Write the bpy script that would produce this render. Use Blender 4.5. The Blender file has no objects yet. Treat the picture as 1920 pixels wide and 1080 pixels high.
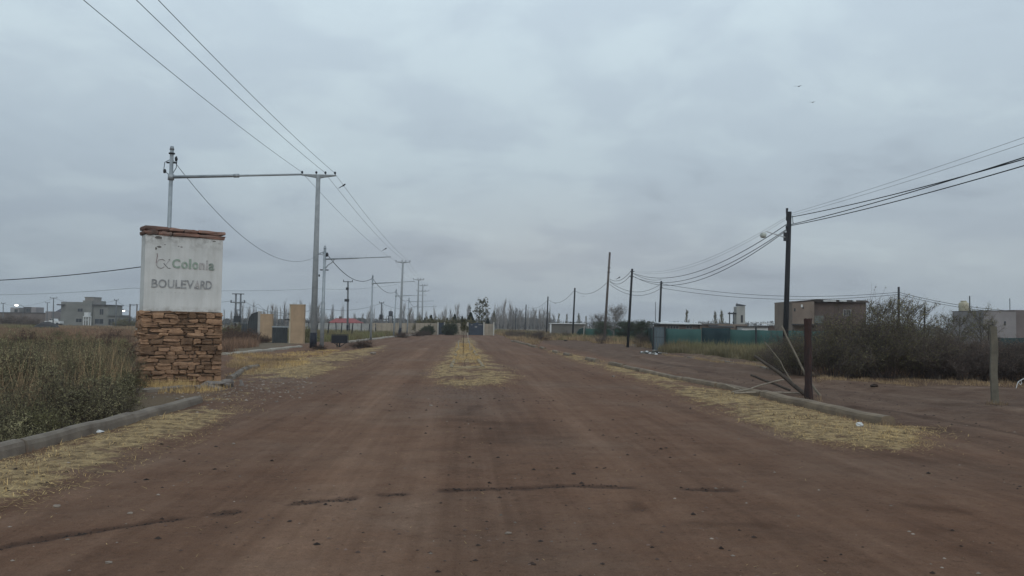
import bpy, math, random
import numpy as np
from mathutils import Vector, Matrix
R = math.radians
random.seed(7)
rng = np.random.default_rng(7)
sc = bpy.context.scene
col = sc.collection

# ------------------------------------------------------------------ camera
H = 1.9                      # eye height in metres
K = H/1.5                    # depths below are given in units of eye height / 1.5
YAW, PITCH, ROLL, F = R(3.36), R(2.63), R(0.75), 1500.0
hF = Vector((math.sin(YAW), math.cos(YAW), 0))
Fw = hF*math.cos(PITCH) + Vector((0, 0, math.sin(PITCH)))
R0 = Vector((math.cos(YAW), -math.sin(YAW), 0))
U0 = R0.cross(Fw)
Rt = R0*math.cos(ROLL) + U0*math.sin(ROLL)
Up = U0*math.cos(ROLL) - R0*math.sin(ROLL)
cam = bpy.data.cameras.new('camera'); cam.lens = 36*F/1920; cam.clip_end = 9000; cam.clip_start = 0.1
camo = bpy.data.objects.new('camera', cam); col.objects.link(camo)
camo.matrix_world = Matrix(((Rt.x, Up.x, -Fw.x, 0), (Rt.y, Up.y, -Fw.y, 0), (Rt.z, Up.z, -Fw.z, H), (0, 0, 0, 1)))
sc.camera = camo

# ------------------------------------------------------------------ sky and light (even overcast at dusk)
SUN_EL, SUN_AZ = 28.0, 165.0
w = bpy.data.worlds.new('World'); sc.world = w; w.use_nodes = True
nt = w.node_tree; nt.nodes.clear()
def N(t, ty, **kw):
    n = t.nodes.new(ty)
    for k, v in kw.items(): setattr(n, k, v)
    return n
sky = N(nt, 'ShaderNodeTexSky', sky_type='NISHITA', sun_disc=False, sun_elevation=R(SUN_EL), sun_rotation=R(SUN_AZ))
bg1 = N(nt, 'ShaderNodeBackground'); bg1.inputs[1].default_value = 0.05
nt.links.new(sky.outputs[0], bg1.inputs[0])
tc = N(nt, 'ShaderNodeTexCoord'); sep = N(nt, 'ShaderNodeSeparateXYZ'); nt.links.new(tc.outputs['Generated'], sep.inputs[0])
def M(t, op, a, b=None, c=None, clamp=False):
    n = N(t, 'ShaderNodeMath', operation=op, use_clamp=clamp)
    for i, v in enumerate((a, b, c)):
        if v is None: continue
        if isinstance(v, (int, float)): n.inputs[i].default_value = v
        else: t.links.new(v, n.inputs[i])
    return n.outputs[0]
zpos = M(nt, 'MAXIMUM', sep.outputs[2], 0.0)
den = M(nt, 'ADD', zpos, 0.22)
cx_ = M(nt, 'DIVIDE', sep.outputs[0], den); cy_ = M(nt, 'DIVIDE', sep.outputs[1], den)
cmb = N(nt, 'ShaderNodeCombineXYZ'); nt.links.new(cx_, cmb.inputs[0]); nt.links.new(cy_, cmb.inputs[1])
def noise(t, vec, scale, detail=4, rough=0.5, dist=0.0, dims='3D'):
    n = N(t, 'ShaderNodeTexNoise', noise_dimensions=dims)
    n.inputs['Scale'].default_value = scale; n.inputs['Detail'].default_value = detail
    n.inputs['Roughness'].default_value = rough; n.inputs['Distortion'].default_value = dist
    if vec is not None: t.links.new(vec, n.inputs['Vector'])
    return n.outputs['Fac']
def ramp(t, fac, stops, interp='EASE'):
    n = N(t, 'ShaderNodeValToRGB'); n.color_ramp.interpolation = interp
    el = n.color_ramp.elements
    while len(el) < len(stops): el.new(0.5)
    for e, (p, c) in zip(el, stops):
        e.position = p; e.color = (*c, 1)
    t.links.new(fac, n.inputs[0]); return n.outputs[0]
def mix(t, fac, a, b, mode='MIX'):
    n = N(t, 'ShaderNodeMix', data_type='RGBA', blend_type=mode)
    for i, v in ((0, fac), (6, a), (7, b)):
        if isinstance(v, (int, float)): n.inputs[i].default_value = v
        elif isinstance(v, tuple): n.inputs[i].default_value = (*v, 1)
        else: t.links.new(v, n.inputs[i])
    return n.outputs[2]
grad = ramp(nt, zpos, [(0.0, (.365, .410, .455)), (0.08, (.412, .462, .506)), (0.20, (.515, .602, .658)), (0.38, (.635, .748, .820)), (1.0, (.66, .78, .87))], 'LINEAR')
c1 = noise(nt, cmb.outputs[0], 0.75, 5, 0.5, 0.6)
c2 = noise(nt, cmb.outputs[0], 2.6, 6, 0.55, 0.4)
mp = N(nt, 'ShaderNodeMapping'); mp.inputs['Location'].default_value = (3.1, 7.7, 0); mp.inputs['Rotation'].default_value = (0, 0, R(25)); mp.inputs['Scale'].default_value = (0.5, 1.2, 1)
nt.links.new(cmb.outputs[0], mp.inputs[0])
c3 = noise(nt, mp.outputs[0], 1.1, 6, 0.5, 0.8)
cl = M(nt, 'ADD', M(nt, 'MULTIPLY', c1, 0.45), M(nt, 'ADD', M(nt, 'MULTIPLY', c2, 0.27), M(nt, 'MULTIPLY', c3, 0.28)))
cloud = ramp(nt, cl, [(0.38, (.78, .79, .83)), (0.46, (.91, .925, .955)), (0.53, (1.03, 1.045, 1.045)), (0.62, (1.17, 1.19, 1.16))], 'EASE')
skyc = mix(nt, 1.0, grad, cloud, 'MULTIPLY')
# heavier bank of cloud low in the west (left), a warmer thin patch above the far end of the road
westf = M(nt, 'MULTIPLY', M(nt, 'MULTIPLY', M(nt, 'SUBTRACT', 0.10, sep.outputs[0]), 1.7, clamp=True), M(nt, 'SUBTRACT', 1.0, M(nt, 'MULTIPLY', zpos, 4.0), clamp=True))
skyc = mix(nt, M(nt, 'MULTIPLY', westf, .85), skyc, mix(nt, 1.0, skyc, (.76, .80, .85), 'MULTIPLY'))
warmf = M(nt, 'MULTIPLY', M(nt, 'SUBTRACT', 1.0, M(nt, 'MULTIPLY', M(nt, 'ABSOLUTE', M(nt, 'SUBTRACT', sep.outputs[0], .08)), 3.0), clamp=True), M(nt, 'SUBTRACT', 1.0, M(nt, 'MULTIPLY', M(nt, 'ABSOLUTE', M(nt, 'SUBTRACT', zpos, .09)), 11.0), clamp=True))
skyc = mix(nt, M(nt, 'MULTIPLY', warmf, .5), skyc, mix(nt, 1.0, skyc, (1.12, 1.05, 1.0), 'MULTIPLY'))
bg2 = N(nt, 'ShaderNodeBackground'); bg2.inputs[1].default_value = 1.0
nt.links.new(skyc, bg2.inputs[0])
ms = N(nt, 'ShaderNodeMixShader'); ms.inputs[0].default_value = 0.95
nt.links.new(bg1.outputs[0], ms.inputs[1]); nt.links.new(bg2.outputs[0], ms.inputs[2])
wo = N(nt, 'ShaderNodeOutputWorld'); nt.links.new(ms.outputs[0], wo.inputs[0])
HAZE = True
sun = bpy.data.lights.new('sun', 'SUN'); sun.energy = 0.8; sun.angle = R(60); sun.color = (1, .97, .93)
suno = bpy.data.objects.new('sun', sun); col.objects.link(suno)
sd = Vector((math.sin(R(SUN_AZ))*math.cos(R(SUN_EL)), math.cos(R(SUN_AZ))*math.cos(R(SUN_EL)), math.sin(R(SUN_EL))))
suno.rotation_euler = sd.to_track_quat('Z', 'Y').to_euler(); suno.location = (0, 0, 40)
sc.view_settings.view_transform = 'Standard'; sc.view_settings.look = 'None'
sc.view_settings.exposure = 0; sc.view_settings.gamma = 1; sc.view_settings.use_curve_mapping = False
sc.cycles.max_bounces = 5; sc.cycles.volume_bounces = 1; sc.cycles.diffuse_bounces = 3

# ------------------------------------------------------------------ placing helpers: image direction + depth -> world point
def ray(px, py):
    d = Fw + Rt*((px-960)/F) - Up*((py-540)/F)
    return d/(d.dot(hF))
def A(px, py, d):
    return Vector((0, 0, H)) + ray(px, py)*(d*K)
def G(px, py, z=0.0):
    r = ray(px, py); return Vector((0, 0, H)) + r*((z-H)/r.z)
def hz(px):
    y = 608.0
    for _ in range(4):
        y += ray(px, y).z*F
    return y
def B(px, d):                     # ground point below image column px at depth d
    p = A(px, hz(px)+1500*1.5/d, d); return Vector((p.x, p.y, 0))

# ------------------------------------------------------------------ mesh helpers
def np_mesh(name, verts, faces, mat=None, attrs=None, smooth=False):
    me = bpy.data.meshes.new(name)
    verts = np.asarray(verts, dtype=np.float32).reshape(-1, 3)
    faces = np.asarray(faces, dtype=np.int32)
    k = faces.shape[1]; nf = len(faces)
    me.vertices.add(len(verts)); me.vertices.foreach_set('co', verts.ravel())
    me.loops.add(nf*k); me.loops.foreach_set('vertex_index', faces.ravel())
    me.polygons.add(nf); me.polygons.foreach_set('loop_start', np.arange(0, nf*k, k, dtype=np.int32))
    me.polygons.foreach_set('use_smooth', np.full(nf, smooth))
    me.update(calc_edges=True)
    if attrs:
        for a, v in attrs.items():
            at = me.attributes.new(a, 'FLOAT', 'POINT'); at.data.foreach_set('value', np.asarray(v, dtype=np.float32))
    if mat: me.materials.append(mat)
    return me
def link(name, me, parent=None, loc=(0, 0, 0), rz=0):
    o = bpy.data.objects.new(name, me); col.objects.link(o)
    o.location = loc; o.rotation_euler = (0, 0, rz)
    if parent: o.parent = parent
    return o
def tag(o, label=None, cat=None, group=None, kind=None):
    if label: o['label'] = label
    if cat: o['category'] = cat
    if group: o['group'] = group
    if kind: o['kind'] = kind
    return o
def thing(name, loc, label, cat, group=None, rz=0):
    o = bpy.data.objects.new(name, None); col.objects.link(o); o.empty_display_size = 0.3
    o.location = loc; o.rotation_euler = (0, 0, rz)
    return tag(o, label, cat, group)
def children(o): return [c for c in bpy.data.objects if c.parent == o]
class MB:
    """collects shapes (world coordinates, or local to a parent) and links them as one mesh object"""
    def __init__(s): s.v = []; s.f = []
    def add(s, vs, fs):
        b = len(s.v); s.v += [tuple(v) for v in vs]; s.f += [tuple(i+b for i in f) for f in fs]; return s
    def box(s, x0, x1, y0, y1, z0, z1):
        return s.add([(x0, y0, z0), (x1, y0, z0), (x1, y1, z0), (x0, y1, z0), (x0, y0, z1), (x1, y0, z1), (x1, y1, z1), (x0, y1, z1)],
                     [(3, 2, 1, 0), (4, 5, 6, 7), (0, 1, 5, 4), (1, 2, 6, 5), (2, 3, 7, 6), (3, 0, 4, 7)])
    def tube(s, pts, rad, n=8, caps=True):
        pts = [Vector(p) for p in pts]
        rad = rad if isinstance(rad, (list, tuple)) else [rad]*len(pts)
        b0 = None; prev = None; vs = []; fs = []
        for i, p in enumerate(pts):
            t = (pts[min(i+1, len(pts)-1)]-pts[max(i-1, 0)]).normalized()
            if prev is None:
                a = Vector((0, 0, 1)) if abs(t.z) < .9 else Vector((1, 0, 0))
                u = t.cross(a).normalized()
            else:
                u = (prev - t*prev.dot(t)).normalized()
            prev = u; v = t.cross(u)
            for k in range(n):
                an = 2*math.pi*k/n; vs.append(p + (u*math.cos(an)+v*math.sin(an))*rad[i])
        for i in range(len(pts)-1):
            for k in range(n):
                k2 = (k+1) % n
                fs.append((i*n+k, i*n+k2, (i+1)*n+k2, (i+1)*n+k))
        if caps:
            fs.append(tuple(reversed(range(n)))); fs.append(tuple((len(pts)-1)*n+k for k in range(n)))
        return s.add(vs, fs)
    def beam(s, p0, p1, w_, h_, up=Vector((0, 0, 1))):
        p0 = Vector(p0); p1 = Vector(p1); t = (p1-p0).normalized()
        u = t.cross(up); u = u.normalized() if u.length > 1e-4 else Vector((1, 0, 0)); v = u.cross(t)
        vs = []
        for p in (p0, p1):
            for a, b in ((-1, -1), (1, -1), (1, 1), (-1, 1)): vs.append(p + u*(a*w_/2) + v*(b*h_/2))
        return s.add(vs, [(0, 1, 2, 3), (7, 6, 5, 4), (0, 4, 5, 1), (1, 5, 6, 2), (2, 6, 7, 3), (3, 7, 4, 0)])
    def blob(s, c, rx, ry, rz_, seed=0, jit=.2, n=8, m=6):
        rd = random.Random(seed); vs = []; fs = []
        for i in range(1, m):
            th = math.pi*i/m
            for k in range(n):
                an = 2*math.pi*k/n; q = 1+rd.uniform(-jit, jit)
                vs.append((c[0]+rx*q*math.sin(th)*math.cos(an), c[1]+ry*q*math.sin(th)*math.sin(an), c[2]+rz_*q*math.cos(th)))
        t = len(vs); vs.append((c[0], c[1], c[2]+rz_)); vs.append((c[0], c[1], c[2]-rz_))
        for i in range(m-2):
            for k in range(n):
                k2 = (k+1) % n; fs.append((i*n+k, (i+1)*n+k, (i+1)*n+k2, i*n+k2))
        for k in range(n):
            k2 = (k+1) % n; fs.append((t, k, k2)); fs.append((t+1, (m-2)*n+k2, (m-2)*n+k))
        return s.add(vs, fs)
    def build(s, name, mat, parent=None, smooth=False, local=False):
        me = bpy.data.meshes.new(name)
        off = Vector((0, 0, 0)) if (parent is None or local) else WL[parent.name] if parent.name in WL else parent.location
        me.from_pydata([(v[0]-off[0], v[1]-off[1], v[2]-off[2]) for v in s.v], [], s.f)
        me.materials.append(mat)
        if smooth: me.polygons.foreach_set('use_smooth', [True]*len(me.polygons))
        me.update()
        o = link(name, me, parent)
        WL[o.name] = off
        return o
WL = {}
def single(mb, name, mat, label, cat, group=None, smooth=False):
    """a thing made of one mesh, with its origin at its first vertex' ground point"""
    c = Vector(mb.v[0]); off = Vector((c.x, c.y, 0))
    mb.v = [(v[0]-off.x, v[1]-off.y, v[2]) for v in mb.v]
    o = mb.build(name, mat, smooth=smooth); o.location = off
    return tag(o, label, cat, group)

# ------------------------------------------------------------------ materials
MATS = {}
def mat(name, c, c2=None, scale=6.0, rough=0.85, bump=0.0, bscale=40.0, metallic=0.0, spec=0.3, rnd=0.0, island=0.0, detail=5, stretch=None, emit=None, trans=0.0):
    if name in MATS: return MATS[name]
    m = bpy.data.materials.new(name); m.use_nodes = True; t = m.node_tree
    b = t.nodes['Principled BSDF']
    b.inputs['Roughness'].default_value = rough; b.inputs['Metallic'].default_value = metallic
    b.inputs['Specular IOR Level'].default_value = spec
    tcn = N(t, 'ShaderNodeTexCoord'); v = tcn.outputs['Object']
    if stretch:
        mpn = N(t, 'ShaderNodeMapping'); mpn.inputs['Scale'].default_value = stretch; t.links.new(v, mpn.inputs[0]); v = mpn.outputs[0]
    c2 = c2 or tuple(x*.65 for x in c)
    f = noise(t, v, scale, detail, 0.6)
    cc = ramp(t, f, [(0.33, c2), (0.62, c)], 'LINEAR')
    if rnd:
        oi = N(t, 'ShaderNodeObjectInfo'); k = M(t, 'ADD', M(t, 'MULTIPLY', oi.outputs['Random'], 2*rnd), 1-rnd)
        vm = N(t, 'ShaderNodeVectorMath', operation='SCALE'); t.links.new(cc, vm.inputs[0]); t.links.new(k, vm.inputs['Scale']); cc = vm.outputs[0]
    if island:
        g = N(t, 'ShaderNodeNewGeometry'); k = M(t, 'ADD', M(t, 'MULTIPLY', g.outputs['Random Per Island'], 2*island), 1-island)
        vm = N(t, 'ShaderNodeVectorMath', operation='SCALE'); t.links.new(cc, vm.inputs[0]); t.links.new(k, vm.inputs['Scale']); cc = vm.outputs[0]
    t.links.new(cc, b.inputs['Base Color'])
    if bump:
        bn = N(t, 'ShaderNodeBump'); bn.inputs['Strength'].default_value = bump; bn.inputs['Distance'].default_value = 0.02
        t.links.new(noise(t, v, bscale, 4, .6), bn.inputs['Height']); t.links.new(bn.outputs[0], b.inputs['Normal'])
    if emit:
        b.inputs['Emission Color'].default_value = (*emit[0], 1); b.inputs['Emission Strength'].default_value = emit[1]
    if trans:
        tr = N(t, 'ShaderNodeBsdfTranslucent'); t.links.new(cc, tr.inputs['Color']); mx = N(t, 'ShaderNodeMixShader'); mx.inputs[0].default_value = trans
        t.links.new(b.outputs[0], mx.inputs[1]); t.links.new(tr.outputs[0], mx.inputs[2]); t.links.new(mx.outputs[0], t.nodes['Material Output'].inputs[0])
    MATS[name] = m; return m
concrete_pole = mat('pole_concrete', (.30, .32, .33), (.23, .25, .26), 3, .8, .2, 60)
galv = mat('galvanised_steel', (.33, .36, .38), (.24, .27, .29), 4, .5, .0, 40, .35, .4)
black_paint = mat('black_paint', (.012, .015, .025), (.02, .022, .03), 8, .6)
dark_metal = mat('dark_metal', (.03, .035, .04), (.02, .02, .022), 8, .6)
wood_pole = mat('creosote_wood', (.035, .035, .038), (.018, .019, .022), 8, .9, .5, 30, stretch=(1, 1, .1))
wood_grey = mat('weathered_wood', (.13, .11, .10), (.07, .06, .055), 10, .9, .5, 30, stretch=(1, 1, .1))
wood_red = mat('rusty_red_post', (.050, .026, .022), (.022, .017, .018), 7, .85, .6, 25, stretch=(1, 1, .25))
conc_post = mat('concrete_post', (.145, .13, .10), (.095, .085, .068), 5, .9, .5, 40)
kerb_m = mat('kerb_concrete', (.215, .18, .145), (.125, .10, .08), 2.2, .9, .5, 45, rnd=.12)
stone_m = mat('rubble_stone', (.29, .178, .108), (.16, .095, .06), 5, .9, .9, 22, rnd=.5)
stone_cap = mat('cap_stone', (.23, .125, .095), (.14, .105, .09), 3, .9, .9, 22, rnd=.5)
mortar_m = mat('dark_mortar', (.13, .092, .065), (.08, .056, .042), 9, .95, .6, 40)
cream = mat('cream_plaster', (.40, .285, .185), (.32, .23, .15), 1.5, .9, .2, 30)
cream_wall = mat('cream_panel_wall', (.33, .285, .225), (.27, .23, .18), 1.2, .9, .2, 30, rnd=.08)
white_wall = mat('white_panel', (.36, .36, .34), (.28, .28, .27), 1.0, .9, rnd=.1)
bluegate = mat('dark_blue_steel', (.035, .05, .075), (.028, .038, .055), 2, .5)
greygate = mat('dark_grey_steel', (.06, .068, .072), (.04, .045, .05), 1.5, .5)
concrete_house = mat('raw_concrete', (.20, .20, .185), (.15, .15, .14), .35, .9)
brown_wall = mat('brown_plaster', (.17, .14, .125), (.12, .10, .09), .5, .9)
tan_wall = mat('tan_render', (.22, .175, .14), (.155, .12, .10), .5, .9, .2, 12)
dark_tan = mat('brown_render', (.14, .105, .092), (.09, .07, .064), .6, .9)
pale_wall = mat('pale_mauve_wall', (.27, .25, .25), (.22, .205, .205), .5, .9)
white_sheet = mat('white_roof_sheet', (.62, .63, .63), (.45, .46, .46), .8, .6, rnd=.1)
roof_dark = mat('dark_roof_sheet', (.07, .068, .07), (.045, .042, .042), .8, .7)
roof_red = mat('red_roof_tile', (.27, .07, .068), (.20, .052, .05), 1.2, .8)
glass_dark = mat('dark_pane', (.03, .035, .042), (.02, .024, .03), 1, .2, spec=.5)
frame_pale = mat('pale_frame', (.22, .21, .20), (.25, .24, .23), 3, .7)
green_net = mat('green_shade_net', (.045, .100, .092), (.030, .068, .064), 1.1, .95, .3, 60, rnd=.1, stretch=(1, 1, .15))
green_net2 = mat('green_net_far', (.055, .125, .10), (.035, .085, .07), .7, .95)
teal_dark = mat('dark_tarp', (.018, .038, .044), (.013, .028, .034), 1, .9)
bluegrey = mat('blue_grey_sheet', (.10, .13, .145), (.08, .105, .12), .8, .7)
white_paint = mat('white_paint', (.60, .61, .61), (.50, .51, .51), 2, .5, rnd=.05)
tank_cream = mat('cream_tank', (.42, .38, .28), (.34, .31, .23), 1, .6)
tank_dark = mat('dark_tank', (.06, .065, .075), (.045, .05, .06), 1, .6)
cable_m = mat('black_cable', (.02, .025, .03), (.02, .025, .03), 3, .7)
wire_m = mat('aluminium_wire', (.17, .19, .20), (.14, .16, .17), 3, .6)
twig_brown = mat('brown_twig', (.085, .062, .048), (.05, .037, .03), 3, .95, rnd=.2)
twig_dark = mat('dark_twig', (.115, .088, .078), (.065, .052, .048), 3, .95, rnd=.25)
twig_grey = mat('grey_twig', (.24, .22, .205), (.16, .148, .14), .5, .95, rnd=.3)
leaf_olive = mat('olive_leaf', (.22, .205, .10), (.12, .11, .06), 2.2, .9, island=.4, rnd=.18, trans=.4)
leaf_grey = mat('grey_green_leaf', (.31, .28, .155), (.15, .138, .085), .7, .9, island=.5, rnd=.32, trans=.4)
leaf_dark = mat('dark_olive_leaf', (.205, .185, .092), (.10, .088, .055), 1.4, .9, island=.4, rnd=.2, trans=.4)
leaf_brown = mat('brown_leaf', (.185, .138, .108), (.10, .078, .064), 1.4, .9, island=.45, rnd=.2, trans=.4)
leaf_rust = mat('rust_dry_leaf', (.15, .09, .065), (.09, .055, .042), 1.4, .9, island=.4, rnd=.2, trans=.4)
leaf_conifer = mat('conifer_leaf', (.026, .040, .028), (.016, .026, .020), .8, .9, island=.3, trans=.4)
leaf_poplar = mat('poplar_leaf', (.14, .13, .07), (.08, .08, .045), .8, .9, island=.4, trans=.4)
leaf_bush = mat('green_bush_leaf', (.065, .085, .045), (.04, .055, .03), .8, .9, island=.4, rnd=.2, trans=.4)
straw_m = mat('straw', (.58, .41, .185), (.36, .24, .115), .9, .95, island=.35)
weed_tan = mat('dry_weed_tan', (.44, .31, .18), (.24, .17, .105), .18, .95, island=.4, trans=.35)
weed_green = mat('weed_green', (.22, .21, .10), (.18, .13, .08), .12, .95, island=.4, trans=.35)
weed_rust = mat('weed_rust', (.30, .185, .12), (.17, .11, .08), .15, .95, island=.4, trans=.35)

# ------------------------------------------------------------------ ground
def hsh(ix, iy, s):
    n = (ix*374761393 + iy*668265263 + s*974634721) & 0xffffffff
    n = ((n ^ (n >> 13))*1274126177) & 0xffffffff
    return ((n ^ (n >> 16)) & 0xffff)/65535.0
def vn(x, y, s=0):
    x = np.asarray(x, dtype=float); y = np.asarray(y, dtype=float)
    ix = np.floor(x).astype(np.int64); iy = np.floor(y).astype(np.int64); fx = x-ix; fy = y-iy
    fx = fx*fx*(3-2*fx); fy = fy*fy*(3-2*fy)
    a = hsh(ix, iy, s); b = hsh(ix+1, iy, s); c = hsh(ix, iy+1, s); d = hsh(ix+1, iy+1, s)
    return (a*(1-fx)+b*fx)*(1-fy)+(c*(1-fx)+d*fx)*fy - .5
def polysd(x, y, poly):           # signed distance, positive inside
    x = np.asarray(x, dtype=float); y = np.asarray(y, dtype=float)
    dmin = np.full(x.shape, 1e9); ins = np.zeros(x.shape, bool); n = len(poly)
    for i in range(n):
        x0, y0 = poly[i]; x1, y1 = poly[(i+1) % n]
        ex, ey = x1-x0, y1-y0; L = ex*ex+ey*ey+1e-9
        t = np.clip(((x-x0)*ex+(y-y0)*ey)/L, 0, 1)
        dmin = np.minimum(dmin, np.hypot(x-x0-t*ex, y-y0-t*ey))
        cond = ((y0 > y) != (y1 > y)) & (x < (x1-x0)*(y-y0)/(y1-y0+1e-12)+x0)
        ins ^= cond
    return np.where(ins, dmin, -dmin)
def gp(pts): return [tuple(G(a, b)[:2]) for a, b in pts]
S_LEFT = gp([(-300, 935), (0, 862), (200, 806), (300, 772), (400, 738), (440, 702), (560, 672), (690, 652), (738, 645), (705, 662), (640, 690), (560, 718), (450, 762), (365, 812), (230, 858), (120, 905), (0, 945), (-300, 1040)])
S_MED = gp([(805, 708), (830, 722), (870, 727), (920, 722), (974, 712), (960, 695), (935, 682), (905, 658), (893, 640), (886, 634), (862, 634), (852, 642), (838, 660), (815, 685)])
S_RIGHT = gp([(1010, 652), (1100, 670), (1280, 712), (1430, 748), (1665, 802), (1735, 806), (1742, 822), (1700, 845), (1600, 841), (1500, 822), (1400, 789), (1300, 750), (1180, 706), (1080, 676)])
S_SPOT = gp([(545, 722), (575, 716), (590, 722), (570, 728)])
S_FARR = gp([(1280, 664), (1350, 668), (1480, 690), (1900, 722), (1900, 728), (1500, 704), (1380, 682), (1290, 672)])
GREY_MED = gp([(790, 722), (910, 726), (960, 745), (900, 780), (820, 775), (780, 745)])
GREY_L = gp([(380, 735), (480, 700), (600, 705), (560, 740), (440, 790), (380, 770)])
CRACK = [gp([(-80, 1045), (80, 1012), (200, 990), (330, 970)]), gp([(410, 961), (435, 957)]), gp([(560, 943), (610, 938), (660, 935)]), gp([(722, 930), (752, 930)]), gp([(832, 924), (900, 921), (990, 918), (1080, 915)]), gp([(1090, 915), (1180, 917)]), gp([(1290, 920), (1370, 922)])]
KERB_L = gp([(0, 856), (370, 757)]); 
kx0, ky0 = KERB_L[0]; kx1, ky1 = KERB_L[1]
def kerb_left_x(y): return kx0 + (kx1-kx0)*(y-ky0)/(ky1-ky0)
RX = 8.05
def segd(x, y, pts):
    d = np.full(np.shape(x), 1e9)
    for (x0, y0), (x1, y1) in zip(pts[:-1], pts[1:]):
        ex, ey = x1-x0, y1-y0; t = np.clip(((x-x0)*ex+(y-y0)*ey)/(ex*ex+ey*ey+1e-9), 0, 1)
        d = np.minimum(d, np.hypot(x-x0-t*ex, y-y0-t*ey))
    return d
def height(x, y):
    x = np.asarray(x, dtype=float); y = np.asarray(y, dtype=float)
    fade = np.clip((150-y)/40, 0, 1)
    onroad = np.clip(1-np.maximum(-6.0-x, x-7.6)/1.0, 0, 1)
    onroad = np.maximum(onroad, np.clip((17-y)/2, 0, 1)*(x > -6))
    h = vn(x*.35, y*.2, 1)*.07 + vn(x*1.3, y*.7, 2)*.030*(1-.45*onroad) + vn(x*4.2, y*3.6, 3)*.018 + vn(x*11, y*10, 4)*.010 + vn(x*27, y*25, 11)*.005
    h += (1-onroad)*(vn(x*.8, y*.8, 5)*.10)
    for c, wd, dp in ((-4.4, .3, .02), (-2.7, .3, .02), (2.6, .3, .02), (4.3, .3, .02)):
        xx = x + .5*vn(y*.05, y*0, 6); h -= dp*np.exp(-((xx-c)/wd)**2)*np.clip((y-10)/10, 0, 1)
    med = polysd(x, y, S_MED); h += .07*np.clip((med+.3)/.9, 0, 1)
    sl = polysd(x, y, S_LEFT); h += .05*np.clip((sl+.2)/.8, 0, 1)
    sr = polysd(x, y, S_RIGHT); h += .05*np.clip((sr+.2)/.8, 0, 1)
    # ditch behind the left kerb
    u = kerb_left_x(y) - .35 - x
    h -= .38*np.clip(u/.5, 0, 1)*np.clip((3.2-u)/1.2, 0, 1)*np.clip((20.6-y)/1.0, 0, 1)
    trk_ = np.clip((x-RX)/1.5, 0, 1)*np.clip((y-13)/4, 0, 1)
    h += trk_*(vn(x*.9+y*.25, y*.22, 71)*.14 + vn(x*2.6, y*1.4, 72)*.06)
    # banks by the right track
    h += .10*np.exp(-((x-9.2)/.6)**2)*np.clip((y-24)/5, 0, 1)*(.6+vn(x, y*.5, 8))
    # crack across the road
    dc = np.full(x.shape, 1e9)
    near = (y < 12)
    if near.any():
        for c in CRACK: dc[near] = np.minimum(dc[near], segd(x[near], y[near], c))
    h -= .016*np.exp(-(dc/.055)**2)
    return h*fade
# fine terrain sheet
ys = [2.0]
while ys[-1] < 152: ys.append(ys[-1]*1.0062+.004)
ys = np.array(ys); us = np.linspace(-1, 1, 641)
us = np.sign(us)*np.abs(us)**1.15
Y = np.repeat(ys[:, None], len(us), 1); X = us[None, :]*(0.95*Y+9)
Xf, Yf = X.ravel(), Y.ravel(); Zf = height(Xf, Yf)
def sm(a, w_): return np.clip(.5+a/w_*.5, 0, 1)
straw = np.maximum.reduce([sm(polysd(Xf, Yf, S_LEFT), .55), sm(polysd(Xf, Yf, S_MED), .55), sm(polysd(Xf, Yf, S_RIGHT), .5), sm(polysd(Xf, Yf, S_SPOT), .5), .55*sm(polysd(Xf, Yf, S_FARR), .6)])
def patch(x, y): return np.clip((vn(x*.7, y*.5, 33)+.8*vn(x*2, y*1.6, 34)+.6*vn(x*6, y*5, 35)+.20)*2.6, 0, 1)
def patchn(x, y):
    bare = np.exp(-(((x+5.4)/3.0)**2+((y-21.5)/4.5)**2)); near = np.clip((20-y)/4, 0, 1)
    return np.clip(patch(x, y)+.55*near+.28-1.0*bare, 0, 1)
straw = straw*(.25+.75*patchn(Xf, Yf))
grey = np.maximum(sm(polysd(Xf, Yf, GREY_MED), 1.2), .7*sm(polysd(Xf, Yf, GREY_L), 1.2))
dark = np.zeros_like(Xf)
wob = .10+.05*vn(Xf*3, Yf*3, 61)+.07*vn(Xf*12, Yf*12, 62)
for c in CRACK: dark = np.maximum(dark, np.exp(-(segd(Xf, Yf, c)/np.maximum(wob, .03))**4))
lane = np.zeros_like(Xf); soil_shade = np.zeros_like(Xf)
for pl_, w_, a_ in (([(1090, 655), (1300, 684), (1450, 706), (1700, 741), (1920, 772)], .45, 1), ([(1060, 660), (1240, 690), (1400, 718), (1560, 742), (1800, 790), (1960, 830)], .40, .7), ([(540, 1100), (650, 850), (740, 700), (795, 652)], .55, 1), ([(745, 1100), (785, 850), (812, 720), (835, 650)], .35, .5), ([(1540, 716), (1700, 724), (1830, 728), (1990, 733)], .35, 1.3), ([(1190, 668), (1290, 672), (1400, 688)], .3, 1), ([(1180, 950), (1090, 800), (1010, 700), (950, 650)], .45, .5)):
    lane = np.maximum(lane, a_*np.exp(-(segd(Xf, Yf, gp(pl_))/w_)**2))
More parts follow.
